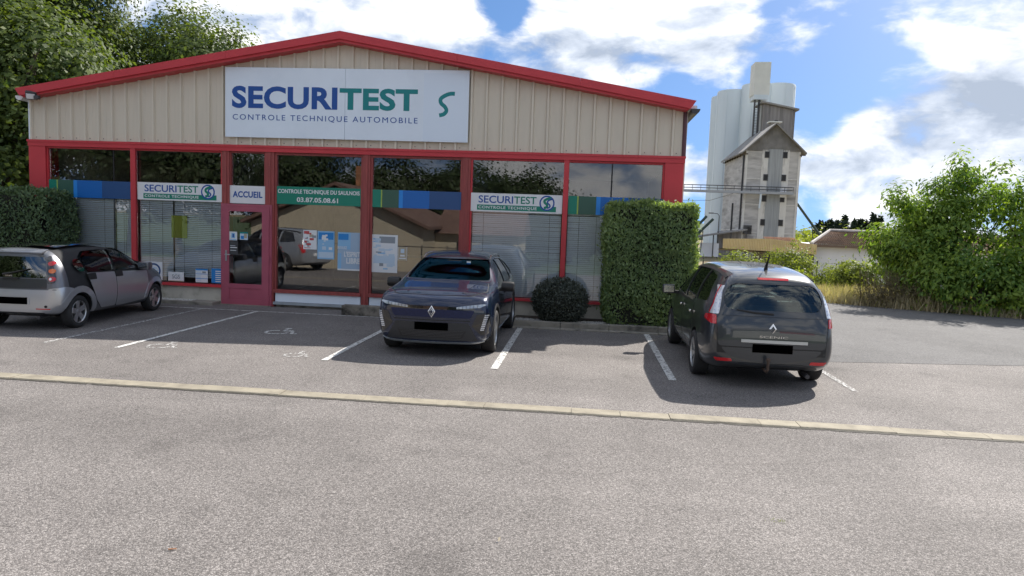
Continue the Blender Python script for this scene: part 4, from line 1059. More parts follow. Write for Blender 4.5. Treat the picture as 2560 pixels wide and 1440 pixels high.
    gr = c.patch('light_bar', round_poly([(-.66, .765), (.66, .765), (.66, .805), (-.66, .805)], .015), 'front', gb, off=.006, thick=.012)
    for q in (-1, 1):
        p = [(q*.38, .772), (q*.74, .805), (q*.83, .85), (q*.78, .858), (q*.38, .806)]
        hl = c.patch('headlight', round_poly(p[::q], .012), 'front', mat('headlamp_glass', (.42, .47, .52), .12, metal=.3, coat=1), off=.009, thick=.016, res=.04)
        for t in range(6):
            y0 = q*(.42+t*.055); c.patch('lamp_cell', [(y0-.004, .775+.005*t), (y0+.004, .775+.005*t), (y0+.004, .812+.006*t), (y0-.004, .812+.006*t)], 'front', M_DARKGREY, off=.012, thick=.006, parent=hl)
        p = [(q*.70, .70), (q*.87, .72), (q*.90, .40), (q*.76, .38), (q*.62, .52)]
        cb = c.patch('corner_intake', round_poly(p[::q], .02), 'front', gb, off=.005, thick=.01, res=.05)
        for t in range(9):
            z = .455+t*.028; y0 = q*(.775+.0075*t)
            c.patch('running_light', [(y0-.026, z), (y0+.026, z), (y0+.026, z+.017), (y0-.026, z+.017)], 'front', M_CLEARLAMP, off=.012, thick=.01, parent=cb, res=.04)
    c.patch('grille', round_poly([(-.60, .635), (.60, .635), (.66, .755), (-.66, .755)], .03), 'front', mat('blue_mesh_grille', (.010, .016, .06), .4, metal=.3, var=.3, vscale=60), off=.006, thick=.01)
    c.patch('slot', round_poly([(-.60, .585), (.60, .585), (.60, .60), (-.60, .60)], .005), 'front', M_BLACK, off=.006, thick=.01)
    lb = c.patch('lower_bumper', round_poly([(-.72, .285), (.72, .285), (.57, .56), (-.57, .56)], .03), 'front', mat('lower_bumper_plastic', (.022, .024, .028), .45), off=.005, thick=.01)
    c.patch('air_intake', round_poly([(-.48, .325), (.48, .325), (.54, .44), (-.54, .44)], .02), 'front', M_BLACK, off=.008, thick=.01)
    for t in range(5): c.patch('intake_slat', [(-.46-.012*t, .338+t*.022), (.46+.012*t, .338+t*.022), (.46+.012*t, .344+t*.022), (-.46-.012*t, .344+t*.022)], 'front', M_DARKGREY, off=.012, thick=.006, parent=lb)
    c.patch('lower_strip', [(-.80, .262), (-.60, .235), (.60, .235), (.80, .262), (.80, .285), (.60, .258), (-.60, .258), (-.80, .285)], 'front', mat('satin_silver', (.42, .46, .48), .3, metal=.8), off=.012, thick=.02)
    c.patch('number_plate', [(-.26, .44), (.26, .44), (.26, .555), (-.26, .555)], 'front', M_PLATE, off=.02, thick=.016, label='blacked out front number plate')
    b = MB(); zc = .725; xd = c.cast('front', 0, zc)[0].x+.012
    for s0, s1 in ((1, .74), (.56, .36)):
        for a, b2 in (((0, .095), (.058, 0)), ((.058, 0), (0, -.095)), ((0, -.095), (-.058, 0)), ((-.058, 0), (0, .095))):
            b.quad((xd, a[0]*s0, zc+a[1]*s0), (xd, b2[0]*s0, zc+b2[1]*s0), (xd+.008, b2[0]*s1, zc+b2[1]*s1), (xd+.008, a[0]*s1, zc+a[1]*s1))
    obj('badge', b, mat('badge_silver', (.8, .8, .8), .25, metal=.6), c.root, fix=False)
    for q in (-1, 1):
        zz = lambda x: c.cast('top', x, q*.60)[0].z
        xs_ = [.18, .05, -.5, -1.0, -1.45, -1.58]
        obj('roof_rail', MB().tube([(x_, q*(.60-.03*(x_ < -1.2)), zz(x_)+(.0 if i in (0, 5) else .045)) for i, x_ in enumerate(xs_)], [.014, .018, .018, .018, .018, .014], 8), M_CHROME, c.root, smooth=50)
    mirror(c, .80, 1.0, 1.03, M_BLACK)
    for q in (-.38, .38): seat(c, .25, q, .40, m=mat('grey_seat', (.09, .10, .11), .8))
    seat(c, -.80, 0, .42, 1.30, heads=3, m=MATS['grey_seat'])
    obj('dashboard', MB().prism([(.66, .6), (1.0, .6), (1.0, .98), (.76, 1.02)], 'y', -.70, .70), M_INT, c.root, bevel=.03)
    sw = obj('steering_wheel', MB().lathe([(.175+.014*math.cos(R(t)), .014*math.sin(R(t))) for t in range(0, 360, 45)], 24, 'x', closed=True), M_BLACK, c.root, loc=(.62, .38, .98), rot=(0, .35, 0), smooth=60)
    obj('mirror_pod', MB().box(.36, .44, -.13, .13, 1.37, 1.43), M_BLACK, c.root, bevel=.02)
    obj('toll_tag', MB().box(.47, .475, .23, .30, 1.385, 1.42), M_PAPER, c.root)
    return c
crs = build_crossover()

# ---- small silver hatchback on the left, seen from behind
P_SILVER = mat('silver_car_paint', (.50, .52, .55), .30, metal=.75, coat=.8)
P_FRAME = mat('graphite_car_paint', (.16, .165, .18), .34, metal=.6, coat=.8)
def build_hatch():
    L5 = [(.68, .20), (.785, .26), (.825, .42), (.835, .64)]
    st = [
     (1.97, [(.46, .24), (.58, .28), (.64, .42), (.65, .58), (.60, .68, -.03), (.52, .74, -.07), (.40, .77, -.12)], .785, .10),
     (1.75, [(.62, .20), (.72, .26), (.77, .42), (.78, .6), (.75, .75), (.69, .83), (.56, .87)], .885),
     (1.25, [(.68, .19), (.79, .25), (.83, .42), (.835, .62), (.80, .86), (.75, .94), (.62, .98)], 1.0),
     (.9, L5+[(.80, .90), (.74, 1.02), (.62, 1.10)], 1.13),
     (.55, L5+[(.80, .91), (.71, 1.15), (.57, 1.30)], 1.335),
     (.2, L5+[(.80, .92), (.70, 1.18), (.54, 1.385)], 1.425),
     (-.3, L5+[(.80, .93), (.695, 1.19), (.53, 1.41)], 1.455),
     (-.9, L5+[(.80, .95), (.69, 1.18), (.525, 1.395)], 1.44),
     (-1.3, L5+[(.79, .96), (.685, 1.17), (.52, 1.37)], 1.415),
     (-1.58, [(.62, .24), (.73, .29), (.81, .42), (.82, .62), (.765, .94), (.675, 1.16), (.51, 1.34)], 1.385),
     (-1.70, [(.58, .27), (.69, .31), (.77, .44), (.79, .62), (.735, .90), (.645, 1.13), (.49, 1.30)], 1.345),
     (-1.78, [(.52, .30), (.62, .34), (.70, .45), (.72, .62), (.675, .84, .03), (.59, 1.08, .065), (.45, 1.25, .10)], 1.29, .045)]
    wh = [(1.25, .72, .288, .185), (-1.25, .72, .288, .185)]
    c = Car('hatchback_car', 'small silver and grey hatchback car at the left edge', st, (1.90, -1.78, .842, 1.465), [P_FRAME, M_INT, M_BLACK], (-4.23, -2.90, 0), R(94.2), wh)
    fw_ = round_poly([(.80, .97), (.42, 1.23), (.10, 1.33), (-.08, 1.34), (-.12, .95)], .04)
    rw = round_poly([(-.20, .95), (-.16, 1.345), (-.80, 1.33), (-1.02, 1.22), (-.98, .97)], .06)
    qw = round_poly([(-1.05, .99), (-1.07, 1.21), (-1.24, 1.20), (-1.30, 1.10), (-1.2, .99)], .06)
    ws = round_poly([(-.60, 1.08), (.60, 1.08), (.50, 1.36), (-.50, 1.36)], .05)
    bw = round_poly([(-.545, .90), (.545, .90), (.50, 1.255), (-.50, 1.255)], .04)
    for p in (fw_, rw): c.window_cut(p, 'side', 0, 0)
    c.window_cut(ws, 'x', -.1, 2.6); c.window_cut(bw, 'x', -2.6, -1.3)
    for p in (fw_, rw): c.side('side_window', p, M_CARGLASS, off=-.010, thick=.004)
    c.side('side_window', qw, glass_mat('rear_dark_glass', (.10, .12, .12), .14), off=.004, thick=.004)
    c.patch('windscreen', ws, 'front', M_CARGLASS, off=-.012, thick=.005)
    c.patch('rear_window', bw, 'rear', glass_mat('rear_dark_glass', (.10, .12, .12), .10), off=.002, thick=.005)
    c.finish((-1.52, .92, .5), .335)
    add_wheels(c, 5, .052)
    # silver plastic panels on the graphite frame
    for p, hx, hz in (([(.92, .885), (.93, .55), (.86, .30), (.0, .27), (-.165, .285), (-.165, .93)], -.07, .90), ([(-.185, .93), (-.185, .285), (-.62, .29), (-.80, .45), (-.90, .66), (-1.03, .955)], -.94, .93)):
        for o in c.side('door', round_poly(p, .035), P_SILVER, off=.006, thick=.012):
            sg = 1 if o.data.vertices[0].co.y > 0 else -1; md = 'left' if sg > 0 else 'right'
            k = -.07 if hx > -.5 else -.90
            c.patch('handle', round_poly([(k-.11, .83), (k+.12, .83), (k+.12, .945), (k-.13, .945)], .02), md, M_BLACK, off=.014, thick=.012, parent=o, res=.05)
    # arches
    def arch(ax, r0_, r1_, t0, t1, nm, tail):
        a = [(ax+r1_*math.cos(R(t)), .29+r1_*math.sin(R(t))) for t in range(t0, t1+1, 10)]; b = [(ax+r0_*math.cos(R(t)), .29+r0_*math.sin(R(t))) for t in range(t1, t0-1, -10)]
        c.side(nm, a+b, P_SILVER, off=.012, thick=.02, res=.07)
    arch(1.25, .345, .44, -5, 175, 'front_wing', 0); arch(-1.25, .345, .455, -5, 165, 'rear_wing', 0)
    # bumper wraps from the arch to the tail
    c.side('bumper_corner', round_poly([(-1.42, .72), (-1.50, .60), (-1.58, .42), (-1.60, .30), (-1.74, .30), (-1.74, .73), (-1.60, .755)], .03), P_SILVER, off=.008, thick=.02, res=.05)
    c.patch('rear_bumper', round_poly([(-.74, .335), (.74, .335), (.765, .50), (.755, .70), (-.755, .70), (-.765, .50)], .04), 'rear', P_SILVER, off=.016, thick=.03)
    c.patch('bumper_ledge', round_poly([(-.70, .62), (.70, .62), (.70, .66), (-.70, .66)], .01), 'rear', P_SILVER, off=.024, thick=.02)
    c.patch('bumper_lip', round_poly([(-.62, .325), (.62, .325), (.62, .36), (-.62, .36)], .01), 'rear', P_SILVER, off=.024, thick=.02)
    c.patch('reflector', [(-.62, .372), (-.40, .372), (-.40, .388), (-.62, .388)], 'rear', M_REDLAMP, off=.026, thick=.012)
    c.patch('tailgate', round_poly([(-.56, .72), (.56, .72), (.555, .885), (-.555, .885)], .02), 'rear', mat('tailgate_black', (.035, .036, .04), .3, coat=1), off=.006, thick=.008)
    c.patch('plate_frame', round_poly([(-.29, .445), (.29, .445), (.29, .58), (-.29, .58)], .01), 'rear', P_SILVER, off=.026, thick=.02)
    c.patch('number_plate', [(-.26, .455), (.26, .455), (.26, .57), (-.26, .57)], 'rear', M_PLATE, off=.034, thick=.016, label='blacked out rear number plate')
    for q in (-1, 1):
        p = [(q*.575, .80), (q*.68, .82), (q*.70, .90), (q*.64, 1.10), (q*.565, 1.27), (q*.53, 1.27)]
        tl = c.patch('taillight', round_poly(p[::q], .03), 'rear', mat('lamp_housing', (.03, .03, .035), .2, coat=1), off=.010, thick=.016, res=.05)
        for z, m_, yy, r_ in ((1.145, M_REDLAMP, .605, .043), (1.02, M_ORANGELAMP, .63, .047), (.885, M_REDLAMP, .645, .050)):
            e = [(q*yy+r_*1.05*math.cos(R(t)), z+r_*.82*math.sin(R(t))) for t in range(0, 360, 24)]
            c.patch('lamp', e, 'rear', m_, off=.028, thick=.02, res=.03, parent=tl)
        e = [(q*.625+.02*math.cos(R(t)), .885+.022*math.sin(R(t))) for t in range(0, 360, 30)]
        c.patch('reverse_lamp', e, 'rear', M_CLEARLAMP, off=.036, thick=.012, res=.03, parent=tl)
    c.patch('badge_lettering', [(-.10, .925), (-.02, .925), (-.02, .945), (-.10, .945)], 'rear', M_CHROME, off=.006, thick=.006) if False else None
    xr = c.cast('rear', 0, .93)[0].x-.012
    obj('badge_lettering', txt_rear('smart', .02, .14, .915, .945, xr, .0), M_CHROME, c.root, fix=False)
    obj('tailgate_grip', MB().box(xr-.025, xr+.02, -.10, .18, .868, .90), M_BLACK, c.root, bevel=.01)
    xw = c.cast('rear', .1, .97)[0].x
    obj('wiper', MB().tube([(xw-.02, .18, .95), (xw-.03, .0, .985), (xw-.015, -.30, 1.06)], [.02, .012, .007], 6), M_BLACK, c.root)
    obj('spoiler', MB().prism([(-1.52, 1.385), (-1.70, 1.335), (-1.705, 1.31), (-1.55, 1.33)], 'y', -.46, .46), P_FRAME, c.root, bevel=.008, smooth=40)
    c.patch('roof_panel', round_poly([(.05, -.42), (.05, .42), (-1.30, .42), (-1.30, -.42)], .05), 'top', mat('roof_glass', (.015, .016, .018), .1, coat=1), off=.004, thick=.006)
    obj('exhaust', MB().tube([(-1.5, -.42, .24), (-1.76, -.42, .23)], .028, 10), M_DARKGREY, c.root)
    obj('under_tray', MB().box(-1.35, 1.6, -.45, .45, .19, .26), M_BLACK, c.root)
    obj('cap', MB().lathe([(.001, -.01), (.022, -.01), (.022, .0)], 12, 'x', (c.cast('rear', -.56, .42)[0].x-.018, -.56, .42)), M_BLACK, c.root)
    mirror(c, .74, .90, .99, P_FRAME)
    for q in (-.34, .34): seat(c, .30, q, .40, .46)
    seat(c, -.75, 0, .42, 1.2, heads=2)
    obj('dashboard', MB().prism([(.62, .6), (.9, .6), (.9, .93), (.70, .97)], 'y', -.62, .62), M_INT, c.root, bevel=.03)
    return c
htc = build_hatch()

# ------------------------------------------------------------------ foliage
LF_LIME = leaf_mat('lime_tree_leaf', (.022, .052, .018), (.150, .195, .048), .42)
LF_HEDGE = leaf_mat('thuja_leaf', (.11, .18, .085), (.34, .44, .20), .35)
LF_HEDGE_D = leaf_mat('dark_hedge_leaf', (.06, .105, .06), (.18, .26, .13), .25)
LF_YEW = leaf_mat('shrub_leaf', (.045, .06, .05), (.13, .145, .12), .15)
LF_CHERRY = leaf_mat('cherry_leaf', (.045, .125, .035), (.280, .385, .070), .45)
LF_BUSH = leaf_mat('bush_leaf', (.085, .130, .025), (.29, .33, .075), .45)
LF_BACK = leaf_mat('back_tree_leaf', (.018, .036, .014), (.060, .090, .030), .3)
LF_FIR = leaf_mat('fir_needle', (.010, .022, .012), (.030, .050, .022), .1)
LF_DRY = leaf_mat('dry_grass_blade', (.32, .28, .18), (.54, .48, .35), .25)
LF_BRAMBLE = leaf_mat('bramble_twig', (.09, .075, .045), (.20, .17, .10), .2)
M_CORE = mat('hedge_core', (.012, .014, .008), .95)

def limb(mb, a, b, r0_, r1_, sag=.15, n=5, seg=6):
    a, b = Vector(a), Vector(b); L_ = (b-a).length; pts = []
    off = Vector((random.uniform(-1, 1), random.uniform(-1, 1), random.uniform(-.3, 1)))*L_*sag*.5
    for i in range(n+1):
        t = i/n; pts.append(a.lerp(b, t)+off*math.sin(t*math.pi)+Vector((0, 0, L_*.06*math.sin(t*math.pi))))
    mb.tube(pts, [r0_+(r1_-r0_)*i/n for i in range(n+1)], seg, cap=False)
def crown_points(lobes, ncl, nper, spread, shell=.55, flat=.75):
    """clumps spread through lobes (cx,cy,cz,rx,ry,rz); returns leaf points, outward directions, clump centres"""
    lobes = np.array(lobes, float); vol = lobes[:, 3]*lobes[:, 4]*lobes[:, 5]; w = vol**.67; w /= w.sum()
    li = RNG.choice(len(lobes), ncl, p=w); d = unit(RNG.normal(0, 1, (ncl, 3)))
    r_ = shell+(1-shell)*RNG.uniform(0, 1, ncl)**.6; r_ *= 1+.16*np.sin(d[:, 0]*5+d[:, 2]*7+li)+RNG.normal(0, .05, ncl)
    cen = lobes[li, :3]+d*lobes[li, 3:]*r_[:, None]
    sp = spread*RNG.uniform(.6, 1.3, ncl)
    p = cen[:, None, :]+RNG.normal(0, 1, (ncl, nper, 3))*sp[:, None, None]*np.array([1, 1, flat])
    out = np.repeat(d[:, None, :], nper, 1)*.7+(p-cen[:, None, :])/sp[:, None, None]*.35+np.array([0, 0, .35])
    return p.reshape(-1, 3), out.reshape(-1, 3), cen
def tree(name, label, base, trunk_h, trunk_r, lobes, ncl, nper, spread, leaf, lm, group=None, cat='tree', shell=.55, limbs=14, droop=None, aspect=.6):
    t = thing(name, label, cat, base, 0, group)
    p, n, cen = crown_points(lobes, ncl, nper, spread, shell)
    tr = MB(); top = Vector((random.uniform(-.1, .1), random.uniform(-.1, .1), trunk_h))
    tr.tube([(0, 0, -.15), (0, 0, .1), tuple(top*.5+Vector((.05, 0, 0))), tuple(top)], [trunk_r*1.5, trunk_r*1.1, trunk_r*.9, trunk_r*.75], 10, cap=False)
    obj('trunk', tr, M_BARK, t, smooth=60)
    lb = MB()
    for c in cen[RNG.choice(len(cen), min(limbs, len(cen)), replace=False)]:
        limb(lb, tuple(top*random.uniform(.6, 1)), tuple(c), trunk_r*.45, trunk_r*.06)
    obj('limbs', lb, M_BARK, t, smooth=60)
    obj('crown', leaves('crown', p, n, leaf, aspect, droop), lm, t)
    return t
def hedge_box(name, label, x0, x1, y0, y1, z0, z1, n, leaf, lm, cat='hedge', rnd=.12, taper=0.0, up=True):
    """clipped hedge: dense shell of small upright sprays round a dark core, on short stems"""
    t = thing(name, label, cat, ((x0+x1)/2, (y0+y1)/2, z0)); hx, hy, hz = (x1-x0)/2, (y1-y0)/2, z1-z0
    A = np.array([2*hx*hz, 2*hx*hz, 2*hy*hz, 2*hy*hz, 4*hx*hy]); f = RNG.choice(5, n, p=A/A.sum())
    u, v = RNG.uniform(-1, 1, n), RNG.uniform(0, 1, n)
    p = np.empty((n, 3)); d = np.zeros((n, 3))
    for k, (ax, sg) in enumerate(((1, -1), (1, 1), (0, -1), (0, 1))):
        m = f == k; p[m, ax] = sg*(hy if ax == 1 else hx); p[m, 1-ax] = u[m]*(hx if ax == 1 else hy); p[m, 2] = v[m]*hz; d[m, ax] = sg
    m = f == 4; p[m, 0] = u[m]*hx; p[m, 1] = (v[m]*2-1)*hy; p[m, 2] = hz; d[m, 2] = 1
    # uneven faces, rounded edges, narrower foot
    bumpy = .035*np.sin(p[:, 0]*5.1+p[:, 2]*3.3)+.03*np.sin(p[:, 1]*7+p[:, 2]*6.1+1)+RNG.normal(0, .022, n)-.05*RNG.uniform(0, 1, n)**3
    stray = RNG.uniform(0, 1, n) > .985; bumpy[stray] += RNG.uniform(.03, .13, stray.sum())
    p += d*bumpy[:, None]
    ez = np.clip((p[:, 2]-(hz-rnd*2))/(rnd*2), 0, 1); foot = np.clip(1-p[:, 2]/.45, 0, 1)
    sx = 1-rnd*.55*ez**2/hx-.14*foot**2+taper*(p[:, 2]/hz-.5); p[:, 0] *= sx; p[:, 1] *= 1-rnd*.4*ez**2/hy-.14*foot**2
    nr = d*.8+RNG.normal(0, .5, (n, 3))
    obj('foliage', leaves('foliage', p, nr, leaf, .42, (0, 0, .9) if up else None), lm, t)
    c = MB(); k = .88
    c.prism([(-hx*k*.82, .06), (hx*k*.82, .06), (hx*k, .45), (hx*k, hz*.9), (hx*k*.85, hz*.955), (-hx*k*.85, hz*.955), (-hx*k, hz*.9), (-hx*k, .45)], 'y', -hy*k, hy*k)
    obj('dark_core', c, M_CORE, t)  # solid dark block added inside so the hedge reads opaque
    st = MB()
    for q in range(max(2, int(hx*2.5))):
        xx = -hx*.7+q*1.4*hx/max(1, int(hx*2.5)-1); st.tube([(xx, 0, -.1), (xx+.03, 0, .5)], [.05, .03], 6)
    obj('stems', st, M_BARK, t)
    return t
hedge_box('clipped_hedge', 'tall boxy green clipped hedge at the right corner of the building', 5.96, 7.77, -1.02, .12, .10, 2.60, 36000, .078, LF_HEDGE, rnd=.10)
hedge_box('hedge', 'dark green hedge at the left edge behind the silver car', -12.2, -6.40, -1.15, -.10, 0, 2.45, 42000, .085, LF_HEDGE_D, rnd=.22)

# round shrub in the planting bed
t = thing('round_shrub', 'dark ball shaped shrub left of the tall hedge', 'shrub', (5.04, -.76, .09))
n = 15000; d = unit(RNG.normal(0, 1, (n, 3))); rad = .9+RNG.uniform(-.22, .12, n)
p = d*np.array([.60, .46, .50])*rad[:, None]+np.array([0, 0, .42]); p[:, 2] = np.maximum(p[:, 2], .03)
obj('foliage', leaves('foliage', p, d*.7, .060, .4, (0, 0, .5), .7), LF_YEW, t)
obj('dark_core', MB().lathe([(.001, .05), (.36, .12), (.46, .42), (.34, .72), (.001, .82)], 16, 'z'), M_CORE, t, smooth=60)  # solid dark core added inside the ball of leaves
obj('stem', MB().tube([(0, 0, -.1), (0, 0, .2)], .04, 6), M_BARK, t)

# tall trees behind the left half of the building
tree('lime_tree', 'huge lime tree filling the upper left corner', (-19.5, 13.5, gz(13.5)), 5, .42, [(0, 0, 9.5, 5.2, 4.5, 5), (-2, -1, 6, 4.2, 3.5, 3.2), (2.6, -1, 8, 3.2, 3, 3.8), (1, 0, 12.5, 4, 3.5, 3.2)], 760, 110, .50, .19, LF_LIME, 'trees behind the building', shell=.5, limbs=26)
tree('lime_tree', 'lime tree rising above the middle of the left roof slope', (-14.6, 16.5, gz(16.5)), 5, .36, [(0, 0, 8.4, 3.0, 3, 3.5), (-1.2, 0, 6.5, 2.6, 2.6, 2.6), (.9, 0, 7.0, 2.3, 2.5, 2.7)], 460, 105, .45, .18, LF_LIME, 'trees behind the building', limbs=22)
tree('lime_tree', 'rightmost lime tree above the red verge, nearest the ridge', (-11.3, 15.0, gz(15)), 4, .30, [(0, 0, 8.3, 1.9, 2.2, 2.6), (1.2, 0, 7.3, 1.5, 1.8, 2.0), (-1.4, 0, 7.6, 1.5, 1.8, 2.3)], 380, 105, .42, .18, LF_LIME, 'trees behind the building', limbs=20)
tree('lime_tree', 'shaded tree hanging down beside the left corner of the building', (-11.6, 4.5, 0), 3, .26, [(0, 0, 5.6, 2.6, 2.4, 2.4), (.2, -.8, 3.4, 2.5, 1.8, 1.8), (-1.5, 0, 6.3, 2, 2, 2.4)], 360, 95, .42, .17, LF_LIME, 'trees behind the building', limbs=20)

# leafy thicket right of the driveway
def shoots(n, rx, z0, z1, r_=.26):
    return [(random.uniform(-rx, rx), random.uniform(-.6, .4), random.uniform(z0, z1), r_*random.uniform(.7, 1.2), r_, r_*random.uniform(1.2, 2.4)) for _ in range(n)]
tree('cherry_tree', 'leafy green tree with the tall pointed top right of the driveway', (16.75, 7.4, 0), 1.0, .12, [(0, 0, 1.9, 1.5, 1.4, 1.6), (.1, 0, 3.2, .7, .8, .95), (-1.0, -.2, 1.4, .8, 1.1, 1.2), (-.7, 0, 2.4, .7, .9, .8)]+shoots(16, 1.7, 2.6, 3.9)+[(.1, 0, 4.25, .3, .3, .55)], 380, 40, .19, .15, LF_CHERRY, 'leafy trees by the driveway', shell=.4, limbs=40, droop=(0, 0, -.8), aspect=.42)
tree('cherry_tree', 'leafy green tree cut off by the right edge of the picture', (19.0, 6.6, 0), 1.0, .12, [(0, 0, 1.9, 1.8, 1.5, 1.7), (-.6, 0, 3.0, .9, 1, 1.0), (1.0, 0, 2.6, 1.4, 1.3, 1.4)]+shoots(16, 1.9, 2.6, 4.0), 400, 40, .19, .15, LF_CHERRY, 'leafy trees by the driveway', shell=.4, limbs=40, droop=(0, 0, -.8), aspect=.42)
tree('leafy_bush', 'low leafy bush in front of the pointed green tree', (16.9, 6.0, 0), .4, .06, [(0, 0, .95, 1.5, .9, .95), (1.4, -.3, .9, 1.2, .8, .9)], 200, 55, .22, .15, LF_CHERRY, 'leafy trees by the driveway', 'bush', shell=.4, limbs=24, droop=(0, 0, -.8), aspect=.42)
tree('leafy_bush', 'arching leafy bush at the left end of the green thicket', (15.9, 8.5, 0), .5, .07, [(0, 0, 1.5, .9, .9, 1.15), (-.7, 0, 2.0, .55, .6, .6), (.3, 0, 2.5, .6, .6, .6)], 130, 50, .22, .16, LF_CHERRY, 'leafy trees by the driveway', 'bush', shell=.35, limbs=22, droop=(0, 0, -.8), aspect=.42)
# bramble of dry twigs
t = thing('bramble_thicket', 'brown tangle of dry twigs at the foot of the green thicket', 'bramble', (14.9, 6.8, 0))
mb = MB()
for i in range(260):
    a = random.uniform(0, 6.28); r_ = random.uniform(.1, 1.0); x0 = random.uniform(-.9, 1.3); h = random.uniform(.4, 1.15)
    mb.tube([(x0, random.uniform(-.4, .4), 0), (x0+.3*math.cos(a), .3*math.sin(a), h), (x0+.9*math.cos(a)*r_, .7*math.sin(a)*r_, h*random.uniform(.3, 1.0))], [.007, .005, .003], 4, cap=False)
obj('twigs', mb, MATS['bramble_twig'], t)
p, n, cen = crown_points([(0, 0, .45, 1.1, .6, .55), (.9, 0, .4, .8, .5, .5)], 70, 40, .16, .3); p[:, 2] = np.maximum(p[:, 2], .02)
obj('foliage', leaves('foliage', p, n, .07, .4), LF_BRAMBLE, t)
# green bushes on the far side of the drive, behind the people carrier
bsp = [(12.6, 17.5, 1.0, 1.25, 'round yellow green bush left behind the people carrier roof'), (14.9, 18.2, 1.25, 1.55, 'tallest yellow green bush behind the people carrier roof'), (17.0, 17.0, 1.0, .95, 'rounded bush below the white wall'),
       (19.2, 15.6, .8, 1.0, 'small loose bush beside the fence post under the white wall'), (16.2, 13.5, .8, 1.0, 'low bush at the edge of the dry grass'), (13.4, 11.6, .4, .5, 'small weedy bush at the driveway edge')]
for x, y, r_, h, l in bsp:
    tree('green_bush', l, (x, y, gz(y)), .3, .05, [(0, 0, h*.75+.1, r_, r_*.8, h*.7), (r_*.5, 0, h*.6+.1, r_*.6, r_*.6, h*.5), (-r_*.5, 0, h*.55+.1, r_*.6, r_*.6, h*.5)], 150, 45, .17, .11, LF_BUSH, 'bushes behind the driveway', 'bush', shell=.4, limbs=14)
# dry grass
def grass(name, label, regions, dens, h, lm, cat='grass'):
    P = []
    for x0, x1, y0, y1 in regions:
        n = int((x1-x0)*(y1-y0)*dens); P.append(np.stack([RNG.uniform(x0, x1, n), RNG.uniform(y0, y1, n)], 1))
    P = np.concatenate(P); edge = np.array([12.2, 7.9]); 
    # keep off the driveway: its far edge runs from (11.5, 8.9) to (34, 1.2)
    ex = np.interp(P[:, 0], [8, 11.5, 13.2, 15.3, 17.7, 21.5, 34], [8.9, 8.9, 7.25, 6.1, 5.0, 3.55, 1.2]); P = P[P[:, 1] > ex-.05+RNG.normal(0, .08, len(P))]
    n = len(P); z = np.array([gz(y) for y in P[:, 1]]); hh = h*RNG.uniform(.4, 1.3, n)*(.6+.5*np.sin(P[:, 0]*1.7)*np.sin(P[:, 1]*1.3)+.4)
    a = RNG.uniform(0, 6.28, n); w = .012+.01*RNG.uniform(0, 1, n); ln = RNG.normal(0, .3, (n, 2))*hh[:, None]
    v = np.empty((n, 3, 3)); v[:, 0] = np.stack([P[:, 0]-w*np.cos(a), P[:, 1]-w*np.sin(a), z], 1); v[:, 1] = np.stack([P[:, 0]+w*np.cos(a), P[:, 1]+w*np.sin(a), z], 1)
    v[:, 2] = np.stack([P[:, 0]+ln[:, 0], P[:, 1]+ln[:, 1], z+hh], 1)
    return obj(name, np_mesh(name, v.reshape(-1, 3), None, 3), lm, kind='stuff', label=label, cat=cat)
grass('dry_grass', 'straw coloured dry grass beyond the driveway', [(9.5, 24, 3, 12), (9.5, 26, 12, 22)], 430, .34, LF_DRY)
grass('green_weeds', 'green weeds scattered through the dry grass', [(10, 26, 4, 20)], 14, .4, LF_BUSH, 'weeds')

# wire fence with posts
fe = thing('wire_fence', 'thin wire fence with dark posts in front of the white wall', 'fence', (0, 0, 0))
fx = [(11.5, 20.6), (14.2, 20.4), (16.9, 20.2), (19.6, 19.9), (22.3, 19.6), (25, 19.2)]
for x, y in fx: obj('post', MB().box(x-.03, x+.03, y-.03, y+.03, gz(y)-.1, gz(y)+1.75), M_DARKGREY, fe)
mb = MB()
for (xa, ya), (xb, yb) in zip(fx, fx[1:]):
    for k in range(9): mb.tube([(xa, ya, gz(ya)+.1+k*.19), (xb, yb, gz(yb)+.1+k*.19)], .006, 4)
    for q in range(14):
        t_ = (q+.5)/14; x, y = xa+(xb-xa)*t_, ya+(yb-ya)*t_; mb.tube([(x, y, gz(y)+.1), (x, y, gz(y)+1.62)], .004, 4)
obj('wires', mb, M_DARKGREY, fe, kind='stuff')

# ------------------------------------------------------------------ buildings beyond
GZ = -2.0
M_SHEDCLAD = mat('ochre_cladding', (.62, .50, .27), .6, var=.1, vscale=.8)
M_DARKWALL = mat('dark_shed_wall', (.10, .09, .08), .9, var=.2)  # plain dark colour for the shed wall and the roof slab
M_WHITEWALL = mat('white_render', (.82, .83, .86), .85, var=.06, vscale=.5)
sh = thing('ochre_shed', 'low shed with ochre corrugated cladding in front of the silo tower', 'shed', (20.2, 40, GZ))
def corrugated(x0, x1, za, zb, y, n, dep=.05):
    """vertical corrugated sheet between sloping top and bottom edges, in the XZ plane"""
    mb = MB(); z = lambda x, e: e[0]+(e[1]-e[0])*(x-x0)/(x1-x0); w = (x1-x0)/n
    for i in range(n):
        a = x0+i*w; pr_ = [(a, 0), (a+w*.45, 0), (a+w*.55, dep), (a+w*.9, dep), (a+w, 0)]
        for (p, d0), (q, d1) in zip(pr_, pr_[1:]): mb.quad((p, y-d0, z(p, za)), (q, y-d1, z(q, za)), (q, y-d1, z(q, zb)), (p, y-d0, z(p, zb)))
    return mb
obj('cladding_front', corrugated(-.5, 2.9, (2.72, 2.64), (3.70, 3.40), 0, 22), M_SHEDCLAD, sh, fix=False)
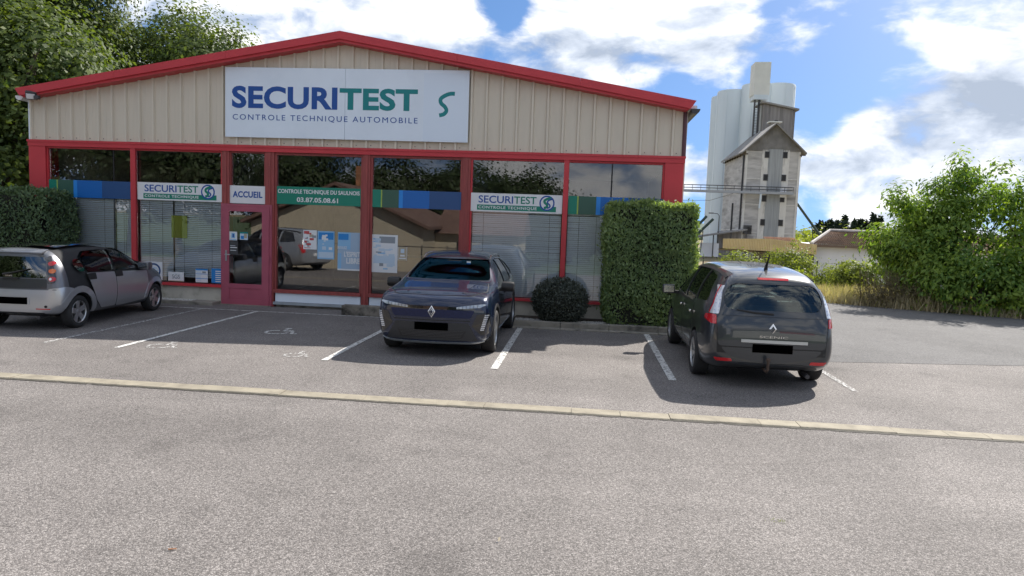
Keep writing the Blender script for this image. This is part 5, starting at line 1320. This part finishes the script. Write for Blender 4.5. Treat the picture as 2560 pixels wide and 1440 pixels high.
# left flank turned away from the viewer
fl_ = corrugated(0, 5.5, (2.75, 2.75), (3.72, 3.55), 0, 30); o = obj('cladding_flank', fl_, M_SHEDCLAD, sh, fix=False, loc=(-.5, 0, 0), rot=(0, 0, R(119)))
obj('wall', MB().box(-.4, 2.8, .15, 6, 0, 2.62), M_DARKWALL, sh)
obj('roof', MB().quad((-.5, .02, 3.62), (2.9, .02, 3.34), (2.9, 8, 2.3), (-3, 8, 2.6)).quad((-.5, .02, 3.56), (2.9, .02, 3.28), (2.9, 8, 2.24), (-3, 8, 2.54)), mat('fibre_shed_roof', (.2, .18, .16), .9, var=.2), sh)
for k in range(6): obj('pallet_board', MB().box(1.1, 2.3, -.02, .10, .9+k*.22, 1.05+k*.22), mat('grey_timber', (.17, .17, .18), .8), sh)
wh_ = thing('white_house', 'white walled building with low brown tiled roof behind the bushes', 'building', (23.2, 41, GZ))
obj('wall', MB().box(0, 16, 0, 10, 0, 3.42), M_WHITEWALL, wh_)
def tiled_roof(x0, x1, y0, y1, z0, z1, nx, ny, m, parent, hip=0):
    """overlapping courses of tiles, each course a stepped row"""
    mb = MB()
    for j in range(ny):
        t0, t1 = j/ny, (j+1)/ny+.25/ny
        ya, yb = y0+(y1-y0)*t0, y0+(y1-y0)*t1; za, zb = z0+(z1-z0)*t0, z0+(z1-z0)*t1
        xa, xb = x0+hip*t0, x1
        n = max(1, int(nx*(xb-xa)/(x1-x0))); w = (xb-xa)/n
        for i in range(n):
            a = xa+i*w; d = random.uniform(0, .02)
            mb.quad((a, ya, za+.06+d), (a+w*.5, ya, za+.12+d), (a+w*.5, yb, zb+.05+d), (a, yb, zb+d)); mb.quad((a+w*.5, ya, za+.12+d), (a+w, ya, za+.06+d), (a+w, yb, zb+d), (a+w*.5, yb, zb+.05+d))
    return obj('roof', mb, m, parent, fix=False, kind='stuff')
tiled_roof(-.4, 16.4, -.5, 5.2, 3.36, 4.40, 110, 30, mat('brown_tile', (.20, .12, .075), .85, var=.4, vscale=2.5, dark=(.10, .075, .06), dscale=.7, damt=.8), wh_, hip=3.2)
obj('roof_slab', MB().prism([(-.45, 3.33), (5, 4.32), (10.5, 3.33)], 'x', 3.2, 16.4), M_DARKWALL, wh_)
obj('fascia', MB().box(-.42, 16.4, -.54, -.46, 3.22, 3.40), mat('brown_fascia', (.16, .11, .08), .7), wh_)
obj('hip_ridge', MB().tube([(-.4, -.5, 3.50), (2.8, 5.2, 4.56), (16.4, 5.2, 4.56)], .13, 6), mat('cement_ridge', (.42, .40, .38), .9, var=.2), wh_)
tiled_roof(-2.2, .4, 3, 7, 3.1, 3.75, 18, 12, M_TILE, wh_)

# ---- grain silo
M_SILOCONC = mat('silo_concrete', (.52, .51, .50), .95, var=.2, vscale=.5, stretch=(.5, .5, 3.0), dark=(.23, .22, .215), dscale=.3, damt=.85, bump=.2, bscale=3)
M_SILOCONC2 = mat('silo_pale_concrete', (.72, .71, .68), .95, var=.15, vscale=.4, stretch=(2, 2, .6), dark=(.2, .19, .18), dscale=.4, damt=.7)
M_SILOSTRIPE = mat('silo_grey_sheet', (.33, .35, .365), .7, var=.2, vscale=.8, stretch=(6, 6, .3))
M_BIN = mat('white_bin_steel', (.64, .72, .77), .5, var=.04, vscale=.3, stretch=(2, 2, .2))
M_HEAD = mat('cream_sheet', (.70, .71, .67), .6, var=.06, vscale=.6)
M_RUST = mat('rusty_cladding', (.30, .285, .28), .8, var=.3, vscale=.6, stretch=(4, 4, .4))
M_FIBRE = mat('fibre_cement_roof', (.24, .235, .23), .9, var=.3, vscale=.6)
ky = thing('grain_silo_tower', 'old concrete grain silo tower with gabled roof', 'silo tower', (34.5, 100, GZ))
X0, X1, ZE_, ZA_, DEP = -4.25, 4.15, 17.2, 21.2, 16.5
obj('wall', MB().prism([(X0, 0), (X1, 0), (X1, ZE_), (-.05, ZA_-.1), (X0, ZE_)], 'y', 0, DEP), M_SILOCONC, ky)
obj('gable_cladding', corrugated(X0, -.05, (ZE_-.2, ZE_-.2), (ZE_-.05, ZA_-.2), -.05, 18, .06), M_FIBRE, ky, fix=False); obj('gable_cladding', corrugated(-.05, X1, (ZE_-.2, ZE_-.2), (ZA_-.2, ZE_-.05), -.05, 18, .06), M_FIBRE, ky, fix=False)
for s in (-1, 1):
    xe = (X0-.65) if s < 0 else (X1+.65)
    obj('roof', MB().prism([(-.05, ZA_+.15), (xe, ZE_-.40), (xe, ZE_-.64), (-.05, ZA_-.09)], 'y', -.9, DEP+.5), M_FIBRE, ky)
    for q in range(9):
        yy = -.5+q*2; obj('rafter_end', MB().box(min(xe+.05*s*-1, xe-.9*s), max(xe+.05*s*-1, xe-.9*s), yy, yy+.12, ZE_-.84, ZE_-.65), M_BARK, ky)
obj('stripe', MB().box(-.75, 1.45, -.12, -.002, .5, 17.3), M_SILOSTRIPE, ky)
for a, b in ((-1.75, -.76), (1.46, 2.45)):
    obj('window_column', MB().box(a, b, -.075, -.002, .3, 17.2), M_SILOCONC2, ky)
for i, z in enumerate((16.45, 12.9, 9.6, 5.85, 2.0)):
    for xx in (-1.0, 1.75):
        w = obj('window', MB().box(xx-.36, xx+.36, -.16, -.0755, z-.5, z+.5), M_DARKGREY, ky); obj('pane', MB().box(xx-.24, xx+.24, -.168, -.1605, z-.38, z+.38), M_BLACK, w)
obj('access_hatch', MB().box(1.35, 2.25, -.17, -.0755, 9.85, 11.2), M_WHITEWALL, ky)
for a in (X0, X1-.35): obj('corner_pier', MB().box(a, a+.35, -.10, -.002, .2, 17.0), M_SILOCONC2, ky)
for z in (4.1, 8.6, 12.6): [obj('cast_joint', MB().box(a_, b_, -.05, -.002, z, z+.12), M_SILOCONC2, ky) for a_, b_ in ((X0+.36, -1.76), (2.46, X1-.36))]
for z in (4.5, 10.5): obj('side_joint', MB().box(X0-.06, X0-.002, .2, DEP, z, z+.12), M_SILOCONC2, ky)
obj('drain_pipe', MB().tube([(X0-.15, .6, 16.4), (X0-.15, .6, .2)], .13, 8), M_DARKGREY, ky); obj('drain_pipe', MB().tube([(X0-.15, 7, 9.0), (X0-.15, 7, .2)], .13, 8), M_DARKGREY, ky)
fan = obj('fan_box', MB().box(-3.9, -2.7, -.5, -.12, 3.9, 5.3), M_DARKGREY, ky); obj('fan_mouth', MB().lathe([(.001, -.6), (.42, -.6), (.45, -.501)], 18, 'y', (-3.2, 0, 4.6)), M_BLACK, fan)
obj('door_frame', MB().box(-3.7, -2.3, -.25, -.12, .4, 3.6), M_RUST, ky)
obj('penthouse', MB().prism([(.8, 19), (6.0, 17.2), (6.0, 25.3), (.8, 26.3)], 'y', 11.5, 16), M_RUST, ky); obj('penthouse_roof', MB().prism([(.3, 26.42), (6.5, 25.22), (6.5, 25.5), (.3, 26.7)], 'y', 10.9, 16.4), M_FIBRE, ky)
obj('penthouse_cladding', corrugated(.8, 6.0, (18, 18), (26.2, 25.2), 11.45, 26, .08), M_RUST, ky, fix=False)
vn = obj('roof_vent', MB().box(.9, 2.1, 6.5, 7.6, 20, 22.4), M_FIBRE, ky); obj('vent_cap', MB().box(.5, 2.6, 6.2, 7.9, 22.41, 22.6), M_HEAD, vn)
obj('pane', MB().box(2.6, 3.2, 11.3, 11.36, 22.9, 23.5), M_BLACK, ky)
# white steel bins
bn = thing('white_silo_bins', 'cluster of tall white steel grain bins behind the concrete tower', 'silo', (33.7, 122, GZ))
for i, (x, y, h) in enumerate(((2.9, 0, 31.6), (-.9, 3.2, 31.0), (-1.0, 9, 31.0), (4.8, 8, 31.6), (6.2, -.2, 31.6))):
    r_ = 3.15
    c = obj('bin', MB().lathe([(.001, 0), (r_, 0), (r_, h-.5), (r_*.97, h-.2), (.001, h)], 40, 'z', (x, y, 0)), M_BIN, bn, smooth=35)
    sm = MB()
    for q in range(8): a = q*math.pi/4+.2; sm.box(x+r_*math.cos(a)-.04, x+r_*math.cos(a)+.04, y+r_*math.sin(a)-.04, y+r_*math.sin(a)+.04, .2, h-.55)
    obj('seams', sm, M_BIN, c, kind='stuff')
el = thing('elevator_shaft', 'tall cream elevator head with dark ladder shaft beside the white bins', 'elevator shaft', (34.9, 112.6, GZ))
obj('head_house', MB().prism([(-1.35, 28.0), (1.35, 28.0), (1.35, 33.6), (-1.35, 33.55)], 'y', 0, 3.2), M_HEAD, el); obj('head_skirt', MB().box(-1.25, 1.2, -.1, 3, 27.2, 28), M_BIN, el)
for x in (-1.0, -.3): obj('leg', MB().box(x, x+.22, .3, .8, 0, 27.2), M_DARKGREY, el)
obj('pipe', MB().tube([(.25, .6, 27.2), (.2, .6, 18)], .22, 10), M_HEAD, el)
mb = MB()
for k in range(34): mb.box(-.78, -.3, .5, .56, 18+k*.27, 18.06+k*.27)
obj('rungs', mb, M_DARKGREY, el, kind='stuff')
obj('platform', MB().box(-1.7, 0, -.5, 1.2, 19.8, 20.0), M_DARKGREY, el)
# conveyor bridge
cv = thing('conveyor_bridge', 'thin steel conveyor walkway running to the silo tower', 'conveyor bridge', (8, 98.6, GZ))
obj('deck', MB().box(0, 29.6, 0, .9, 10.25, 10.62), mat('galvanised_steel', (.36, .38, .41), .5, metal=.5), cv)
mb = MB(); 
for z in (10.95, 11.38): mb.tube([(0, 0, z), (29.6, 0, z)], .035, 5)
for z in (10.95, 11.38): mb.tube([(0, .9, z), (29.6, .9, z)], .035, 5)
obj('rails', mb, M_DARKGREY, cv, kind='stuff')
for k in range(24): obj('railing_post', MB().box(k*1.28, k*1.28+.06, -.03, .03, 10.62, 11.4), M_DARKGREY, cv)
obj('cable', MB().tube([(0, .4, 9.0), (8, .4, 8.75), (17, .4, 9.0), (20.5, .4, 10.2)], .03, 5), M_DARKGREY, cv)
obj('spout', MB().tube([(24.6, -.2, 10.2), (24.5, -.2, 8.0)], .16, 8), M_BIN, cv)
# sloping auger right of the tower
au = thing('loading_auger', 'dark sloping auger tube leaning right of the silo tower', 'auger', (38.9, 101, GZ))
obj('tube', MB().tube([(0, 0, 9.0), (5.2, 1.5, 3.0)], .2, 8), mat('dark_green_steel', (.03, .06, .05), .6), au); obj('brace', MB().tube([(2.6, .7, 6.0), (3.4, 1, 2.2)], .07, 6), MATS['dark_green_steel'], au)
# loading shelter with machinery left of the tower
ls = thing('loading_shelter', 'open rusty loading shelter at the left foot of the silo tower', 'shelter', (27.6, 96, GZ))
obj('roof', MB().prism([(-5.2, 3.0), (2.8, 4.5), (2.8, 4.7), (-5.2, 3.2)], 'y', 0, 4), M_FIBRE, ls)
for x in (-5, -2.3, .3, 2.6): obj('post', MB().box(x, x+.16, .1, .26, 0, 3.1+(x+5)*.18), M_DARKGREY, ls)
obj('bin', MB().box(-3.8, -1.2, .8, 2.8, .2, 2.3), M_WHITEWALL, ls); obj('wall', MB().box(-1, 2.7, 3.8, 4, 0, 4.2), M_RUST, ls)
for k, (a, h) in enumerate(((-5.6, 6.2), (-4.6, 7.0), (-3.6, 6.6))):
    g = thing('grain_auger', ['left of three dark green augers beside the loading shelter', 'middle of three dark green augers beside the loading shelter', 'right of three dark green augers beside the loading shelter'][k], 'auger', (27+a, 94, GZ))
    obj('tube', MB().tube([(-1.8, 0, 2.6), (1.4, 0, h-.6)], .20, 8), MATS['dark_green_steel'], g); obj('hopper', MB().prism([(-2.1, 2.3), (-1.5, 2.3), (-1.3, 3.0), (-2.3, 3.0)], 'y', -.3, .3), MATS['dark_green_steel'], g); obj('leg', MB().tube([(-.3, 0, 0), (0, 0, 4.2)], .06, 6), M_DARKGREY, g)
for k, x in enumerate((21.3, 26.2)):
    g = thing('yard_lamp', ['yard lamp on a thin mast left of the silo tower', 'yard lamp on a thin mast close to the white bins'][k], 'lamp', (x, 97, GZ))
    obj('mast', MB().tube([(0, 0, 0), (0, 0, 6.6), (-.3, 0, 6.9), (-1.0, 0, 6.95)], [.09, .06, .05, .05], 6), M_DARKGREY, g); obj('lamp_head', MB().box(-1.6, -.9, -.15, .15, 6.88, 7.04), M_DARKGREY, g)

# far conifers, low green wood and hills
for k, (x, y, h, r_) in enumerate([(63.9, 170, 6.2, 1.7), (65.1, 171, 7.0, 1.7), (66.4, 172, 6.6, 1.7), (67.1, 170, 7.5, 1.7), (69.0, 171, 7.2, 1.7), (71.2, 172, 8.6, 2.6), (72.9, 170, 7.5, 1.7), (74.8, 171, 7.8, 1.7), (76.7, 172, 7.5, 1.7), (77.4, 170, 9.2, 1.7), (79.4, 171, 8.7, 1.7)]):
    n = 900; zz = RNG.uniform(0, 1, n); rad = (1-zz)**.75*r_*RNG.uniform(.5, 1.1, n)*1.0*(1+.25*np.sin(zz*40)); a = RNG.uniform(0, 6.28, n)
    p = np.stack([rad*np.cos(a), rad*np.sin(a), .6+zz*(h-.6)], 1); nr = np.stack([np.cos(a), np.sin(a), np.full(n, .6)], 1)
    ordn = ['first', 'second', 'third', 'fourth', 'fifth', 'sixth and broadest', 'seventh', 'eighth', 'ninth', 'tenth', 'eleventh'][k]
    g = thing('conifer', ordn+' dark conifer from the left in the far row behind the tiled roof', 'conifer', (x, y, GZ+.6), 0, 'far conifers'); obj('crown', leaves('crown', p, nr, .9, .5, (0, 0, -.4)), LF_FIR, g); obj('trunk', MB().tube([(0, 0, -.2), (0, 0, h*.8)], [.25, .06], 6), M_BARK, g)
P = []; Nn = []
for i in range(60):
    c = np.array([RNG.uniform(48, 130), RNG.uniform(125, 160), GZ+RNG.uniform(1.0, 4.2)]); q = RNG.normal(0, 1, (110, 3)); P.append(c+q*np.array([2.0, 1.5, 1.1])); Nn.append(unit(q)+np.array([0, 0, .4]))
obj('distant_scrub', leaves('distant_scrub', np.concatenate(P), np.concatenate(Nn), .8, .6), LF_BUSH, kind='stuff', label='far strip of light green scrub below the conifers', cat='scrub')
P = []; Nn = []
for i in range(500):
    x = RNG.uniform(-300, 420); c = np.array([x, RNG.uniform(300, 420), GZ+RNG.uniform(0, 3.0)]); q = RNG.normal(0, 1, (26, 3)); P.append(c+q*np.array([4, 3, 1.6])); Nn.append(unit(q)+np.array([0, 0, .4]))
obj('distant_wood', leaves('distant_wood', np.concatenate(P), np.concatenate(Nn), 2.2, .6), LF_BACK, kind='stuff', label='low dark wood along the horizon', cat='wood')
mb = MB(); hx_ = list(range(-3000, 3001, 150)); hz_ = [18+16*math.sin(x*.0021+1)+9*math.sin(x*.0063) for x in hx_]
for i in range(len(hx_)-1): mb.quad((hx_[i], 2500, -6), (hx_[i+1], 2500, -6), (hx_[i+1], 2900, hz_[i+1]), (hx_[i], 2900, hz_[i]))
obj('hills', mb, mat('far_hill', (.06, .085, .06), .95, var=.3, vscale=.01), fix=False, kind='structure', label='low hills on the horizon', cat='hills', smooth=60)

# ------------------------------------------------------------------ across the road: what the shop windows mirror
hs_ = thing('beige_house', 'beige gabled house mirrored in the shop windows', 'house', (-7.7, -21, -1.0))
M_BEIGE = mat('beige_render', (.46, .41, .31), .9, var=.08, vscale=.6)
obj('wall', MB().prism([(-4.7, 0), (4.7, 0), (4.7, 2.75), (0, 4.75), (-4.7, 2.75)], 'y', -10, 0), M_BEIGE, hs_)
for s in (-1, 1): obj('roof', MB().prism([(0, 5.0), (s*5.1, 2.83), (s*5.1, 2.66), (0, 4.83)], 'y', -10.4, .45), mat('brown_roof_tile', (.15, .09, .07), .9, var=.3, vscale=2), hs_)
obj('chimney', MB().box(-.4, .4, -5, -4.2, 4.5, 6.2), M_TILE, hs_)
obj('side_wing', MB().box(4.71, 9.5, -8, -3.0, 0, 2.5), M_BEIGE, hs_); obj('wing_roof', MB().prism([(-2.6, 2.45), (-5.5, 3.9), (-8.4, 2.45)], 'x', 4.72, 9.8), MATS['brown_roof_tile'], hs_)
for x in (6, 7.4, 8.6): obj('window', MB().box(x, x+.6, -2.995, -2.96, 1.2, 2.0), M_BLACK, hs_)
obj('low_wall', MB().box(-7, 9, 1.2, 1.45, -.2, .45), M_TILE, hs_)
fe = thing('yard_fence', 'thin dark fence in front of the mirrored house', 'fence', (-13, -19, -1))
for k in range(14): obj('post', MB().box(k*1.3, k*1.3+.05, 0, .05, 0, 1.9), M_DARKGREY, fe)
obj('rail', MB().box(0, 17, -.02, .02, 1.78, 1.82).box(0, 17, -.02, .02, .2, .24), M_DARKGREY, fe)
car2 = build_mpv('estate_car', 'silver car mirrored in the shop window right of the door', mat('light_silver_paint', (.42, .44, .47), .3, metal=.6, coat=1), (-6.9, -11.9, 0), R(205), detail=False)
bk = [(-40, -34, 15, 6.5), (-31, -38, 15, 6), (-24, -33, 13.5, 5.2), (-18.5, -42, 9.6, 4.2), (-10.5, -40, 7.6, 3.8), (-5.0, -43, 7.4, 3.6), (.5, -41, 6.6, 3.0), (4.2, -44, 4.8, 2.4)]
for k, (x, y, h, r_) in enumerate(bk):
    tree('road_tree', ['tree far left', 'tall tree', 'broad tree', 'dark tree', 'round tree', 'low round tree', 'short tree', 'smallest tree'][k]+' across the road, mirrored in the windows', (x, y, -1), h*.35, .3, [(0, 0, h*.66, r_, r_, h*.36), (r_*.4, 0, h*.45, r_*.7, r_*.7, h*.25), (-r_*.4, 0, h*.5, r_*.7, r_*.7, h*.28)], 300, 90, .62, .30, LF_BACK, 'trees across the road', shell=.5, limbs=8)
wb = thing('warehouse', 'long pale warehouse across the road, mirrored behind the blinds', 'warehouse', (14, -46, -1))
obj('wall', MB().box(-3, 26, -12, 0, 0, 4.0), M_HEAD, wb); obj('roof', MB().prism([(.4, 3.95), (-6, 5.2), (-12.4, 3.95)], 'x', -3.4, 26.4), M_ROOF, wb); obj('red_fascia', MB().box(6, 14, .002, .08, 3.0, 3.7), M_RED, wb)

# ------------------------------------------------------------------ small litter on the asphalt
obj('cigarette_end', MB().tube([(3.0, -11.64, .010), (3.045, -11.625, .010)], .0045, 6), mat('orange_litter', (.42, .2, .1), .8), label='tiny orange cigarette end on the near asphalt', cat='litter')
for i, (x, y, l) in enumerate(((5.01, -11.16, 'pale dry leaf lying on the near asphalt'), (-.2, -7.95, 'small dry leaf below the kerb at left'))):
    obj('fallen_leaf', leaves('l', np.array([[x, y, .008]]), np.array([[.1, 0, 1.]]), .06, .5), mat('dead_leaf', (.42, .36, .26), .8), label=l, cat='leaf')
def weed(x, y, s, l):
    p = np.stack([x+RNG.normal(0, s, 60), y+RNG.normal(0, s*.5, 60), np.full(60, .006)], 1)
    obj('weed', leaves('weed', p, np.tile([0, -.3, .6], (60, 1)), s*.25, .5, (0, 0, .4)), LF_BUSH, label=l, cat='weed')
weed(7.0, -10.45, .035, 'tiny green weed in the near asphalt'); weed(1.05, -7.63, .06, 'small weed growing in a kerb joint')
